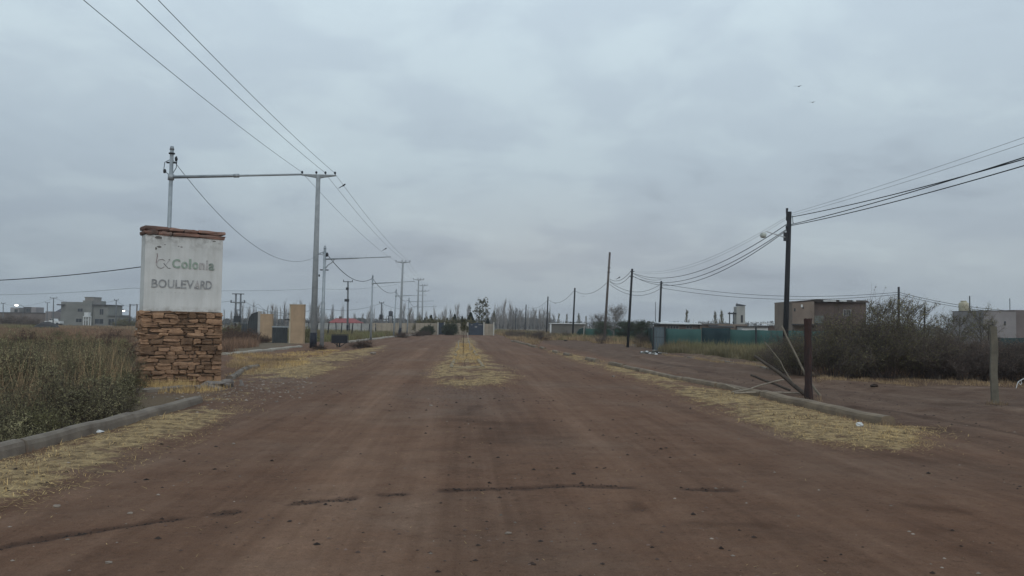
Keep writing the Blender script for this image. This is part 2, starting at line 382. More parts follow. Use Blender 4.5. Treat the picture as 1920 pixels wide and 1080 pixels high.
for pl_, w_, a_ in (([(1590, 762), (1700, 776), (1800, 792), (1920, 818), (2050, 850)], .13, 1), ([(1180, 690), (1300, 712), (1430, 738), (1560, 772), (1670, 800), (1760, 812)], .38, .9), ([(1790, 756), (1870, 762), (1960, 768)], .5, .8), ([(1060, 652), (1180, 668), (1330, 700)], .3, .6), ([(870, 790), (960, 800), (930, 830)], .5, .8), ([(1640, 850), (1760, 870)], .3, .6), ([(1760, 855), (1920, 895)], .35, .5), ([(1350, 715), (1500, 730)], .3, .5), ([(1700, 950), (1800, 965)], .12, .8), ([(1300, 985), (1440, 990)], .12, .6), ([(1190, 945), (1200, 960)], .10, .9), ([(870, 780), (890, 760)], .2, .8), ([(330, 780), (470, 730)], .5, .5), ([(1505, 754), (1530, 756)], .28, 1), ([(1858, 756), (1876, 757)], .25, 1), ([(570, 658), (612, 657)], .6, .9), ([(255, 724), (415, 718)], .35, .9), ([(0, 868), (200, 812), (372, 762)], .12, .7)):  # ruts and moist earth, plus contact shade painted round posts, sign foot and kerbs
    soil_shade = np.maximum(soil_shade, a_*np.exp(-(segd(Xf, Yf, gp(pl_))/w_)**2))
veg = np.zeros_like(Xf)
veg = np.maximum(veg, np.clip((-13.5-Xf)/.8, 0, 1)*np.clip((Yf-22)/4, 0, 1))
veg = np.maximum(veg, np.clip((-9.5-Xf)/1.0, 0, 1)*np.clip((26-Yf)/4, 0, 1))
veg = np.maximum(veg, np.clip((kerb_left_x(Yf)-.3-Xf)/.5, 0, 1)*np.clip((23-Yf)/3, 0, 1))
veg = np.maximum(veg, np.clip((Yf-(29+.0*Xf))/2, 0, 1)*np.clip((Xf-15.5)/1.5, 0, 1))
trk = np.clip((Xf-RX-.2)/.6, 0, 1)*(1-veg)*np.clip((Yf-11)/6, 0, 1)
nr, nc = Y.shape
idx = np.arange(nr*nc).reshape(nr, nc)
quads = np.stack([idx[:-1, :-1], idx[:-1, 1:], idx[1:, 1:], idx[1:, :-1]], -1).reshape(-1, 4)
qx = Xf[quads].mean(1); qy = Yf[quads].mean(1)
cls = np.zeros(len(quads), int)                                       # 0 field
cls[(qx > -8.2) & (qx < RX)] = 1                                       # road
cls[(qy < 15.5) & (qx > -8.2)] = 1
cls[(qx >= RX) & (qx < 15.5) & (qy >= 15.5)] = 2; cls[(qx >= 15.5) & (qy >= 15.5) & (qy < 29.5)] = 2
cls[(polysd(qx, qy, S_MED) > 0) | ((np.abs(qx) < .8) & (qy > 60))] = 3
cls[(polysd(qx, qy, S_LEFT) > 0) | ((qx < -6.2) & (qx > -13.6) & (qy > 22)) | ((qx < -6.2) & (qx > -9.5) & (qy < 22))] = 4
cls[(polysd(qx, qy, S_RIGHT) > 0)] = 5

gm = bpy.data.materials.new('dirt'); gm.use_nodes = True; t = gm.node_tree; b = t.nodes['Principled BSDF']
b.inputs['Roughness'].default_value = .95; b.inputs['Specular IOR Level'].default_value = .15
geo = N(t, 'ShaderNodeNewGeometry'); pos = geo.outputs['Position']
def at(n_): return N(t, 'ShaderNodeAttribute', attribute_name=n_).outputs['Fac']
mpn = N(t, 'ShaderNodeMapping'); mpn.inputs['Scale'].default_value = (1.5, .045, 1); t.links.new(pos, mpn.inputs[0])
streak = noise(t, mpn.outputs[0], 1.0, 5, .6)
big = noise(t, pos, .22, 5, .6); mid = noise(t, pos, 1.6, 6, .62); fine = noise(t, pos, 14, 5, .7); tiny = noise(t, pos, 70, 3, .6)
c = ramp(t, big, [(.35, (.143, .076, .047)), (.5, (.150, .084, .054)), (.66, (.156, .096, .066))], 'LINEAR')
c = mix(t, 1.0, c, ramp(t, streak, [(.36, (.85, .83, .82)), (.5, (1, 1, 1)), (.64, (1.12, 1.15, 1.17))], 'LINEAR'), 'MULTIPLY')
mpn2 = N(t, 'ShaderNodeMapping'); mpn2.inputs['Scale'].default_value = (6.5, .16, 1); mpn2.inputs['Rotation'].default_value = (0, 0, R(1.5)); t.links.new(pos, mpn2.inputs[0])
c = mix(t, 1.0, c, ramp(t, noise(t, mpn2.outputs[0], 1.0, 4, .6), [(.34, (.91, .90, .89)), (.5, (1, 1, 1)), (.66, (1.07, 1.08, 1.09))], 'LINEAR'), 'MULTIPLY')
c = mix(t, 1.0, c, ramp(t, mid, [(.30, (.82, .80, .79)), (.5, (1, 1, 1)), (.7, (1.12, 1.14, 1.15))], 'LINEAR'), 'MULTIPLY')
c = mix(t, 1.0, c, ramp(t, fine, [(.28, (.55, .52, .50)), (.40, (.95, .95, .95)), (.62, (1.05, 1.05, 1.05)), (.74, (1.5, 1.48, 1.44))], 'LINEAR'), 'MULTIPLY')
c = mix(t, 1.0, c, ramp(t, tiny, [(.3, (.82, .81, .80)), (.7, (1.2, 1.2, 1.2))], 'LINEAR'), 'MULTIPLY')
# parallel dirt track: cooler, darker
c = mix(t, M(t, 'MULTIPLY', at('track'), .8), c, mix(t, 1.0, ramp(t, mid, [(.3, (.082, .048, .034)), (.7, (.145, .097, .070))], 'LINEAR'), ramp(t, fine, [(.3, (.78, .78, .78)), (.7, (1.2, 1.2, 1.2))], 'LINEAR'), 'MULTIPLY'))
gfac = M(t, 'MULTIPLY', at('grey'), ramp(t, fine, [(.40, (0, 0, 0)), (.62, (1, 1, 1))], 'LINEAR'))
c = mix(t, M(t, 'MULTIPLY', gfac, .45), c, (.15, .13, .115))
c = mix(t, M(t, 'MULTIPLY', at('lane'), .85), c, mix(t, 1.0, c, (1.36, 1.42, 1.44), 'MULTIPLY'))
c = mix(t, M(t, 'MULTIPLY', at('soil_shade'), .75), c, mix(t, 1.0, c, (.50, .46, .44), 'MULTIPLY'))
vegc = mix(t, noise(t, pos, .5, 5, .6), (.095, .075, .05), (.19, .145, .10))
c = mix(t, at('veg'), c, vegc)
c = mix(t, M(t, 'MULTIPLY', M(t, 'MULTIPLY', at('dark'), M(t, 'ADD', .35, M(t, 'MULTIPLY', noise(t, pos, 9, 4, .7), 1.1))), .85, clamp=True), c, (.060, .033, .023))
mps = N(t, 'ShaderNodeMapping'); mps.inputs['Scale'].default_value = (1.0, 1.6, 1); t.links.new(pos, mps.inputs[0])
sn = M(t, 'ADD', M(t, 'MULTIPLY', noise(t, mps.outputs[0], 1.5, 6, .65), 1.0), M(t, 'MULTIPLY', noise(t, mps.outputs[0], 7, 4, .7), .35))
sf = M(t, 'ADD', M(t, 'MULTIPLY', at('straw'), 1.35), M(t, 'MULTIPLY', M(t, 'SUBTRACT', sn, .70), 2.6))
sf = M(t, 'MULTIPLY', M(t, 'MULTIPLY', M(t, 'SUBTRACT', sf, .62), 3.2, clamp=True), M(t, 'MULTIPLY', at('straw'), 4, clamp=True))
strawc = mix(t, 1.0, ramp(t, noise(t, pos, 3.5, 6, .7), [(.34, (.085, .055, .033)), (.46, (.22, .155, .085)), (.58, (.42, .305, .16))], 'LINEAR'), ramp(t, noise(t, pos, 40, 4, .7), [(.3, (.66, .66, .66)), (.7, (1.25, 1.25, 1.25))], 'LINEAR'), 'MULTIPLY')
c = mix(t, M(t, 'MULTIPLY', sf, .88), c, strawc)
t.links.new(c, b.inputs['Base Color'])
bn = N(t, 'ShaderNodeBump'); bn.inputs['Strength'].default_value = 1.0; bn.inputs['Distance'].default_value = .045
hb = M(t, 'ADD', M(t, 'MULTIPLY', fine, .7), M(t, 'ADD', M(t, 'MULTIPLY', tiny, .25), mid))
t.links.new(hb, bn.inputs['Height']); t.links.new(bn.outputs[0], b.inputs['Normal'])
for k, nm in enumerate(('field', 'road', 'dirt_track', 'median_strip', 'verge', 'verge')):
    q = quads[cls == k]
    used, inv = np.unique(q, return_inverse=True)
    me = np_mesh(nm, np.stack([Xf[used], Yf[used], Zf[used]], 1), inv.reshape(q.shape), gm,
                 {'straw': straw[used], 'grey': grey[used], 'dark': dark[used], 'veg': veg[used], 'track': trk[used], 'lane': lane[used], 'soil_shade': soil_shade[used]}, True)
    tag(link(nm, me), kind='structure')
y0_, y1_ = ys[0], ys[-1]; a0 = .95*y0_+9; a1 = .95*y1_+9; BG = 4000
vs = [(-a0, y0_, -.01), (a0, y0_, -.01), (a1, y1_, -.01), (-a1, y1_, -.01), (-BG, -BG, -.01), (BG, -BG, -.01), (BG, BG, -.01), (-BG, BG, -.01)]
me = np_mesh('ground', vs, [(4, 5, 1, 0), (5, 6, 2, 1), (6, 7, 3, 2), (7, 4, 0, 3)], gm, {'veg': [0, 0, 1, 1, 0, 0, 1, 1]})
tag(link('ground', me), kind='structure')
def hz_(p): return float(height(np.array([p[0]]), np.array([p[1]]))[0])

# ------------------------------------------------------------------ kerbs
def kerb_piece(name, p0, p1, wd, ht, parent, m, seed):
    rd = random.Random(seed); p0 = Vector((*p0[:2], 0)); p1 = Vector((*p1[:2], 0)); L = (p1-p0).length; d = (p1-p0)/L; n = Vector((-d.y, d.x, 0))
    prof = [(-wd*.56, -.15), (-wd*.5, ht*.55), (-wd*.40, ht*.86), (-wd*.15, ht), (wd*.2, ht*.99), (wd*.42, ht*.84), (wd*.5, ht*.5), (wd*.55, -.15)]
    ns = max(2, int(L/.45)); vs = []; fs = []; np_ = len(prof)
    for i in range(ns+1):
        q = p0 + d*(L*i/ns); z = hz_(q); jx = rd.uniform(-.006, .006); jz = rd.uniform(-.006, .006)
        for a, h_ in prof: vs.append(q + n*(a+jx+rd.uniform(-.006, .006)) + Vector((0, 0, z*.6+h_+jz+rd.uniform(-.006, .006))))
    for i in range(ns):
        for k in range(np_-1): fs.append((i*np_+k, i*np_+k+1, (i+1)*np_+k+1, (i+1)*np_+k))
    fs.append(tuple(range(np_))[::-1]); fs.append(tuple(ns*np_+k for k in range(np_)))
    mb = MB(); mb.add(vs, fs); return mb.build(name, m, parent, smooth=False)
def kerb_run(pts, seg, gaps=(), wd=.2, ht=.15, m=kerb_m, seed=1, gap=.05):
    e = thing('kerb', Vector((pts[0][0], pts[0][1], 0)), None, None); e['kind'] = 'structure'
    rd = random.Random(seed); i = 0
    for a, b_ in zip(pts[:-1], pts[1:]):
        a = Vector((*a[:2], 0)); b_ = Vector((*b_[:2], 0)); L = (b_-a).length; n = max(1, round(L/seg))
        for k in range(n):
            p0 = a.lerp(b_, k/n); p1 = a.lerp(b_, (k+1)/n); d = (p1-p0).normalized(); i += 1
            if i in gaps: continue
            s = Vector((rd.uniform(-.03, .03), 0, 0))
            kerb_piece('kerb_stone', p0+d*gap+s, p1-d*rd.uniform(gap, gap*2.5)+s, wd, ht*rd.uniform(.85, 1.1), e, m, seed*100+i)
    return e
kerb_run([(kerb_left_x(2.5), 2.5), (kerb_left_x(11.9), 11.9), (kerb_left_x(ky1), ky1)], 4.0, wd=.24, ht=.19, seed=2, gap=.004)
kerb_run([G(430, 712)[:2], G(462, 693)[:2], G(484, 690)[:2]], 1.6, wd=.2, ht=.13, seed=3)
kerb_pale = mat('pale_kerb', (.34, .30, .25), (.24, .21, .17), 2.2, .9, .5, 40, rnd=.08)
kerb_run([G(418, 667), G(562, 651.5)], 4.5, wd=.45, ht=.15, seed=4, gap=.004, m=kerb_pale)
kerb_run([G(650, 643), G(745, 631), G(800, 626)], 6.0, wd=.4, ht=.18, seed=5, gap=.01, m=kerb_pale)
kerb_r = mat('dusty_right_kerb', (.235, .18, .125), (.14, .105, .075), 2.2, .9, .5, 40, rnd=.12)
rk = [G(1664, 800), G(1432, 746), G(1284, 716), G(1100, 676), G(1000, 650), G(960, 640)]
kerb_run(rk[:2], 4.2, wd=.30, ht=.20, seed=6, gap=.01, m=kerb_r)
kerb_run(rk[1:], 2.6, gaps=(7, 9, 10, 12, 14, 15, 17), wd=.24, ht=.17, seed=7, m=kerb_r)
kerb_run([G(1290, 670), G(1400, 684), G(1465, 695)], 2.0, gaps=(2, 5), wd=.15, ht=.07, seed=8)
kerb_dust = mat('dusty_kerb', (.27, .21, .13), (.17, .13, .085), 2.5, .9, .5, 30, rnd=.1)
kerb_run([G(846, 692), G(858, 652), G(861, 640)], 4.0, gaps=(3, 5), wd=.16, ht=.08, seed=9, m=kerb_dust)
kerb_run([G(906, 692), G(884, 652), G(878, 640)], 4.0, gaps=(3,), wd=.16, ht=.08, seed=10, m=kerb_dust)
kerb_run([G(846, 693), G(905, 693)], 1.4, wd=.16, ht=.08, seed=11, m=kerb_dust)

# ------------------------------------------------------------------ loose stones, straw, gravel (uncountable)
def pebbles(name, P, S, m, seed, flat=.55):
    r = np.random.default_rng(seed); n = len(P)
    base = np.array([(1, 0, 0), (.3, .95, 0), (-.8, .55, 0), (-.8, -.6, 0), (.35, -.9, 0), (.1, .1, 1), (0, 0, -.6)])
    fc = np.array([(0, 1, 5), (1, 2, 5), (2, 3, 5), (3, 4, 5), (4, 0, 5)])
    V = np.repeat(base[None], n, 0)*(1+r.uniform(-.3, .3, (n, 7, 3)))
    a = r.uniform(0, 6.28, n); ca, sa = np.cos(a), np.sin(a)
    x = V[..., 0]*ca[:, None]-V[..., 1]*sa[:, None]; y = V[..., 0]*sa[:, None]+V[..., 1]*ca[:, None]
    V = np.stack([x, y*r.uniform(.6, 1, n)[:, None], V[..., 2]*flat], -1)*S[:, None, None] + P[:, None, :]
    Fc = (fc[None]+np.arange(n)[:, None, None]*7).reshape(-1, 3)
    return tag(link(name, np_mesh(name, V.reshape(-1, 3), Fc, m)), kind='stuff')
def road_points(n, seed, y0=4.5, y1=45, x0=-6.5, x1=14):
    r = np.random.default_rng(seed); y = y0*(y1/y0)**(r.random(n)**1.0); x = r.uniform(x0, x1, n)
    ok = np.abs(x) < y*.8+3; x = x[ok]; y = y[ok]
    return x, y, r
peb_light = mat('pale_pebble', (.27, .225, .185), (.14, .115, .095), 3, .9, island=.4)
peb_dark = mat('dark_clod', (.045, .030, .024), (.025, .018, .015), 3, .95, island=.4)
peb_brown = mat('brown_pebble', (.15, .10, .08), (.09, .06, .048), 3, .95, island=.35)
for nm, n, m, s0, s1, sd_ in (('gravel', 2400, peb_light, .004, .022, 1), ('gravel', 6500, peb_dark, .005, .032, 2), ('gravel', 6000, peb_brown, .005, .022, 3)):
    x, y, r = road_points(n, sd_); dens = np.clip(vn(x*.6, y*.5, 21+sd_)*1.6+.35, 0, 1); ok = r.random(len(x)) < dens; x, y = x[ok], y[ok]
    z = height(x, y); S = s0+(s1-s0)*r.random(len(x))**3.5
    pebbles(nm, np.stack([x, y, z+S*.1], 1), S*(1+y*.012), m, sd_)
# crumbs of dark soil along the groove
for ci, cr in enumerate(CRACK):
    r = np.random.default_rng(90+ci); (xa, ya), (xb, yb) = cr[0], cr[-1]; n = int(60*np.hypot(xb-xa, yb-ya))+20; u = r.random(n)*(len(cr)-1); i0 = np.minimum(u.astype(int), len(cr)-2); C_ = np.array(cr); q = C_[i0]+(C_[i0+1]-C_[i0])*(u-i0)[:, None]+r.normal(0, .055, (n, 2))
    pebbles('gravel', np.column_stack([q, height(q[:, 0], q[:, 1])]), .005+.022*r.random(n)**2.5, peb_dark, 90+ci)
# gravel drift in front of the median
r = np.random.default_rng(5); x = r.normal(-.15, 1.0, 1500); y = r.normal(23.2, 1.8, 1500); z = height(x, y)
pebbles('gravel', np.stack([x, y, z], 1), .008+.025*r.random(1500)**3, peb_brown, 5)
r = np.random.default_rng(6); g0 = G(440, 730); x = r.normal(g0.x, 1.3, 900); y = r.normal(g0.y, 2.6, 900); z = height(x, y)
pebbles('gravel', np.stack([x, y, z], 1), .012+.04*r.random(900)**3, peb_light, 6)

def blades(name, P, L, W, m, seed, lean=.6, flat=0.0, parent=None, curl=.4):
    """thin bent blades: P (n,3) bases, L lengths, W widths"""
    r = np.random.default_rng(seed); n = len(P); a = r.uniform(0, 6.283, n)
    el = (1-flat)*(np.pi/2-np.abs(r.normal(0, lean, n))) + flat*np.abs(r.normal(0, .12, n))
    el = np.clip(el, .02, 1.57)
    D = np.stack([np.cos(a)*np.cos(el), np.sin(a)*np.cos(el), np.sin(el)], 1)
    b2 = a + r.uniform(-1, 1, n); S = np.stack([-np.sin(b2), np.cos(b2), np.zeros(n)], 1)
    Mi = P + D*(L*.55)[:, None]; el2 = el-curl*r.random(n)*(1-flat); D2 = np.stack([np.cos(a)*np.cos(el2), np.sin(a)*np.cos(el2), np.sin(el2)], 1)
    T = Mi + D2*(L*.45)[:, None]; w_ = W[:, None]
    V = np.stack([P-S*w_, P+S*w_, Mi+S*w_*.7, Mi-S*w_*.7, T], 1).reshape(-1, 3)
    o = np.arange(n)[:, None]*5
    Fc = np.concatenate([np.array([[0, 1, 2]])+o, np.array([[0, 2, 3]])+o, np.array([[3, 2, 4]])+o])
    return np_mesh(name, V, Fc, m)
def inpoly(poly, n, seed, ymax=60, ymin=5, bias=1.5, off=0.0, jit=.55):
    r = np.random.default_rng(seed); P = np.array(poly); x0, y0 = P.min(0)-.6; x1, y1 = P.max(0)+.6; y0 = max(y0, ymin); y1 = min(y1, ymax); out = []
    tot = 0
    while tot < n:
        x = r.uniform(x0, x1, 20000); y = y0+(y1-y0)*r.random(20000)**bias
        ok = (polysd(x, y, poly) + vn(x*1.5, y*1.5, 31)*.5 + r.normal(0, jit, 20000)*.5 > off) & (patchn(x, y)**1.6 > r.random(20000))
        out.append(np.stack([x[ok], y[ok]], 1)); tot += ok.sum()
    q = np.concatenate(out)[:n]; return np.column_stack([q, height(q[:, 0], q[:, 1])])
for poly, n, sd_, bi in ((S_LEFT, 24000, 1, 2.2), (S_MED, 11000, 2, 1.8), (S_RIGHT, 22000, 3, 1.6)):
    P = inpoly(poly, n, sd_, bias=bi); r = np.random.default_rng(sd_+50)
    P[:, 2] += .004
    L = .04+.10*r.random(n)**2; W = (.0016+.0014*r.random(n))*(1+P[:, 1]*.03)
    tag(link('dry_straw', blades('dry_straw', P, L, W, straw_m, sd_, flat=.9)), kind='stuff')
    n2 = n//22; P = inpoly(poly, n2, sd_+9, bias=bi); L = .03+.08*r.random(n2)**2
    tag(link('dry_grass', blades('dry_grass', P, L, (.002+.002*r.random(n2))*(1+P[:, 1]*.03), straw_m, sd_+3, lean=.7)), kind='stuff')
# litter of straw bits blown over the road
x, y, r = road_points(2500, 77, 5, 40, -7, 12); ok = r.random(len(x)) < np.clip(vn(x*.4, y*.4, 41)+.35, 0, 1); x, y = x[ok], y[ok]
tag(link('dry_straw', blades('dry_straw', np.stack([x, y, height(x, y)+.004], 1), .03+.06*r.random(len(x)), np.full(len(x), .0018)*(1+y*.03), straw_m, 78, flat=.95)), kind='stuff')

# ------------------------------------------------------------------ entrance sign pillar
pL = B(261, 18.7); pR = B(414, 19.85); SW = (pR-pL).length; ang = math.atan2(pR.y-pL.y, pR.x-pL.x)
ST = .45*K; ZT = 3.72*K; zp = 1.71*K; zc = ZT-.20*K   # plinth top, underside of cap
sign = thing('entrance_sign', (pL.x, pL.y, 0), 'stone-based white entrance pillar sign with worn raised lettering beside the left kerb', 'sign', rz=ang)
def stone_mb(x0, x1, z0, z1, y_front, thick, rd, axis='f'):
    """irregular flat stone; axis f = front face (normal -y), l = left face (normal -x), r = right face"""
    n = 8; w_, h_ = x1-x0, z1-z0; pts = []
    for u, v in ((rd.uniform(.0, .16), .0), (.55, rd.uniform(-.08, .14)), (rd.uniform(.86, 1), .02), (1, rd.uniform(.3, .7)), (rd.uniform(.84, 1), .97), (.5, 1-rd.uniform(-.08, .16)), (rd.uniform(0, .16), .96), (0, rd.uniform(.3, .7))):
        pts.append((x0+w_*(u+rd.uniform(-.03, .03)), z0+h_*(v+rd.uniform(-.10, .10))))
    cx, cz = (x0+x1)/2, (z0+z1)/2; vs = []
    for (a, c_) in pts: vs.append((a, y_front+thick, c_))
    for (a, c_) in pts: vs.append((a, y_front+.018+rd.uniform(-.008, .008), c_))
    for (a, c_) in pts: vs.append((cx+(a-cx)*.86, y_front+rd.uniform(-.012, .012), cz+(c_-cz)*.74))
    fs = []
    for L_ in (0, 1):
        for k in range(n): k2 = (k+1) % n; fs.append((L_*n+k, L_*n+k2, (L_+1)*n+k2, (L_+1)*n+k))
    fs.append(tuple(2*n+k for k in range(n)))
    if axis == 'l': vs = [(v[1], ST-v[0], v[2]) for v in vs]
    if axis == 'r': vs = [(SW-v[1], v[0], v[2]) for v in vs]
    if axis == 'f' and rd.random() < .5:
        tl = rd.uniform(-.10, .10); vs = [(v[0], v[1], v[2]+(v[0]-cx)*tl) for v in vs]
    mb = MB(); mb.add(vs, fs); return mb
MB().box(.05, SW-.05, .05, ST-.05, -.3, zp-.005).build('pillar_core', mortar_m, sign, local=True)
rd = random.Random(3)
def lay(width, axis, x_in=0.0):
    z = -.05; cnt = 0
    while z < zp-.03:
        h_ = min(rd.choice((.07, .09, .11, .12, .13, .15, .18)), zp-z); 
        if zp-(z+h_) < .05: h_ = zp-z
        x = -.03 + rd.uniform(0, .03)
        while x < width+.0:
            L_ = rd.uniform(.18, .55) if h_ > .10 else rd.uniform(.28, .68)
            x2 = min(x+L_, width+.02)
            if width-x2 < .12: x2 = width+.02
            if h_ > .14 and rd.random() < .35:
                zm = z+h_*rd.uniform(.4, .6)
                for za, zb in ((z, zm-.008), (zm+.004, z+h_-.008)):
                    stone_mb(x, x2-.012, za-rd.uniform(-.01, .01), zb+rd.uniform(-.01, .01), rd.uniform(-.07, .03), .14, rd, axis).build('stone', stone_m, sign, local=True); cnt += 1
            else:
                stone_mb(x-.005, x2-.012, z-rd.uniform(-.012, .03), z+h_+rd.uniform(-.03, .022), rd.uniform(-.07, .035), .14, rd, axis).build('stone', stone_m, sign, local=True); cnt += 1
            x = x2+.004
        z += h_
    return cnt
lay(SW, 'f'); lay(ST, 'l')
MB().box(SW-.06, SW-.01, .02, ST-.02, -.05, zp-.01).build('side_facing', stone_m, sign, local=True)
# white rendered block
pm = bpy.data.materials.new('worn_white_render'); pm.use_nodes = True; t = pm.node_tree; b = t.nodes['Principled BSDF']; b.inputs['Roughness'].default_value = .9
tcn = N(t, 'ShaderNodeTexCoord'); v = tcn.outputs['Object']; sx = N(t, 'ShaderNodeSeparateXYZ'); t.links.new(v, sx.inputs[0])
c = ramp(t, noise(t, v, 1.1, 6, .6), [(.3, (.50, .505, .49)), (.7, (.64, .64, .625))], 'LINEAR')
mpn = N(t, 'ShaderNodeMapping'); mpn.inputs['Scale'].default_value = (6, 6, .5); t.links.new(v, mpn.inputs[0])
c = mix(t, 1.0, c, ramp(t, noise(t, mpn.outputs[0], 1.3, 5, .6), [(.30, (.90, .895, .88)), (.55, (1, 1, 1))], 'LINEAR'), 'MULTIPLY')
topf = M(t, 'MULTIPLY', M(t, 'SUBTRACT', sx.outputs[2], zc-.45), 2.0, clamp=True)
c = mix(t, M(t, 'MULTIPLY', topf, M(t, 'MULTIPLY', M(t, 'SUBTRACT', noise(t, v, 5, 6, .7), .45), 5, clamp=True)), c, (.21, .20, .185))
botf = M(t, 'MULTIPLY', M(t, 'SUBTRACT', zp+.18, sx.outputs[2]), 5.0, clamp=True)
c = mix(t, M(t, 'MULTIPLY', botf, M(t, 'MULTIPLY', M(t, 'SUBTRACT', noise(t, v, 3, 6, .7), .42), 5, clamp=True)), c, (.24, .22, .19))
t.links.new(c, b.inputs['Base Color'])
bn = N(t, 'ShaderNodeBump'); bn.inputs['Strength'].default_value = .3; bn.inputs['Distance'].default_value = .01; t.links.new(noise(t, v, 30, 4, .6), bn.inputs['Height']); t.links.new(bn.outputs[0], b.inputs['Normal'])
panel = MB().box(.05, SW-.04, .045, ST-.05, zp, zc).build('rendered_panel', pm, sign, local=True)
bv = panel.modifiers.new('bevel', 'BEVEL'); bv.width = .012; bv.segments = 2
# cap stones in two courses
for ci, (za, zb) in enumerate(((zc+.002, zc+.10*K), (zc+.105*K, ZT))):
    x = .0
    while x < SW+.0:
        x2 = min(x+rd.uniform(.3, .8), SW+.02)
        if SW+.02-x2 < .15: x2 = SW+.02
        y0c = -.01+rd.uniform(-.045, .03)
        w_ = x2-x-.012; mb = MB(); nn = 7; vs = []
        for (zz, ins) in ((za, .02), (za+(zb-za)*.3, 0), (za+(zb-za)*.75, .0), (zb-rd.uniform(0, .02), .02)):
            for (fx, fy) in ((0, 0), (.35, 0), (.7, 0), (1, 0), (1, 1), (.5, 1), (0, 1)):
                vs.append((x+ins+(w_-2*ins)*fx+rd.uniform(-.008, .008), y0c+ins+(ST+.02-2*ins)*fy+rd.uniform(-.02, .02), zz+rd.uniform(-.02, .02)))
        fs = [tuple(range(nn))[::-1], tuple(3*nn+k for k in range(nn))]
        for L_ in range(3):
            for k in range(nn): k2 = (k+1) % nn; fs.append((L_*nn+k, L_*nn+k2, (L_+1)*nn+k2, (L_+1)*nn+k))
        mb.add(vs, fs); mb.build('cap_stone', stone_cap, sign, local=True)
        x = x2
# lettering
YF = .045
def pxl(x, y):
    f = (x-262)/159.0; yt = 440+9*f; yb = 580+3*f
    return (.05+(SW-.09)*f, zp+(yb-y)/(yb-yt)*(zc-zp))
letter_green = mat('faded_green_letter', (.22, .30, .235), (.36, .41, .36), 14, .7)
letter_grey = mat('faded_grey_letter', (.22, .223, .228), (.37, .375, .375), 7, .7)
letter_ghost = mat('ghost_letter', (.44, .42, .415), (.36, .35, .345), 9, .8)
letter_dg = mat('dark_green_letter', (.17, .215, .18), (.28, .31, .285), 9, .7)
dg = bpy.context.evaluated_depsgraph_get
def letter(ch, xa, xb, ya, yb, m, bold=.012, flip=False, ext=.018):
    cu = bpy.data.curves.new('letter', 'FONT'); cu.body = ch; cu.size = 1; cu.extrude = .05; cu.offset = bold; cu.resolution_u = 4
    o = bpy.data.objects.new('tmp', cu); col.objects.link(o); bpy.context.view_layer.update()
    me = bpy.data.meshes.new_from_object(o.evaluated_get(dg())); bpy.data.objects.remove(o)
    co = np.zeros(len(me.vertices)*3); me.vertices.foreach_get('co', co); co = co.reshape(-1, 3)
    mn, mx = co.min(0), co.max(0); (X0, Z0), (X1, Z1) = pxl(xa, yb), pxl(xb, ya)
    u = (co[:, 0]-mn[0])/(mx[0]-mn[0]); v_ = (co[:, 1]-mn[1])/(mx[1]-mn[1]); d = (co[:, 2]-mn[2])/(mx[2]-mn[2])
    new = np.stack([X0+(X1-X0)*u, YF-.0015-d*ext, Z0+(Z1-Z0)*v_], 1)
    me.vertices.foreach_set('co', new.ravel().astype(np.float32)); me.materials.clear(); me.materials.append(m); me.update(); me.name = 'letter'
    return link('letter', me, sign)
for ch, xa, xb, ya, yb, m in (('C', 316, 332, 485.5, 501.5, letter_green), ('o', 334.5, 347.5, 490, 502.5, letter_green), ('l', 350, 354.5, 485, 503, letter_green), ('o', 357, 369.5, 491, 503.5, letter_green),
                              ('n', 372, 383, 492, 504, letter_ghost), ('i', 386, 389.5, 487, 504.5, letter_ghost), ('a', 391.5, 403.5, 493, 505.5, letter_dg)):
    letter(ch, xa, xb, ya, yb, m, .022)
bx0 = 276.5; cw = [(276.5, 288.5, 'B'), (289.8, 306, 'O'), (308.5, 321.5, 'U'), (324, 333.5, 'L'), (335, 346, 'E'), (346.5, 361.5, 'V'), (362.5, 374.5, 'A'), (375.5, 386.5, 'R'), (386.5, 399.5, 'D')]
for xa, xb, ch in cw:
    f = (xa-276)/124; o = letter(ch, xa, xb, 522.3+3.2*f, 537+3.5*f, letter_ghost if ch == 'A' else letter_grey, .014)
    if ch == 'A':
        x0, z0 = pxl(363, 538.5); x1, z1 = pxl(371, 533)
        MB().beam((x0, YF-.012, z0+.03), (x1, YF-.012, z0-.01), .02, .035).build('loose_letter_stroke', letter_grey, sign, local=True)
# faded emblem left of the name: an open curl with a drip and a tick
def stroke(pts, r_, m):
    q = [(pxl(a, b_)[0], YF-.004, pxl(a, b_)[1]) for a, b_ in pts]; return MB().tube(q, r_, 6).build('emblem_stroke', m, sign, local=True)
stroke([(285.5, 475), (286, 480), (285, 486), (284, 493)], .011, mat('rusty_stain_stroke', (.26, .20, .195), (.20, .15, .15), 9, .8))
stroke([(301, 488), (296, 485), (290, 486), (286, 490), (285, 496), (289, 501), (295, 502), (300, 499)], .016, letter_ghost)
stroke([(299, 493), (303, 497), (308, 501.5), (312.5, 502)], .014, letter_grey)
stroke([(309, 485.5), (311, 487)], .018, letter_grey)
stroke([(303, 496), (307, 491), (311, 487)], .008, letter_ghost)
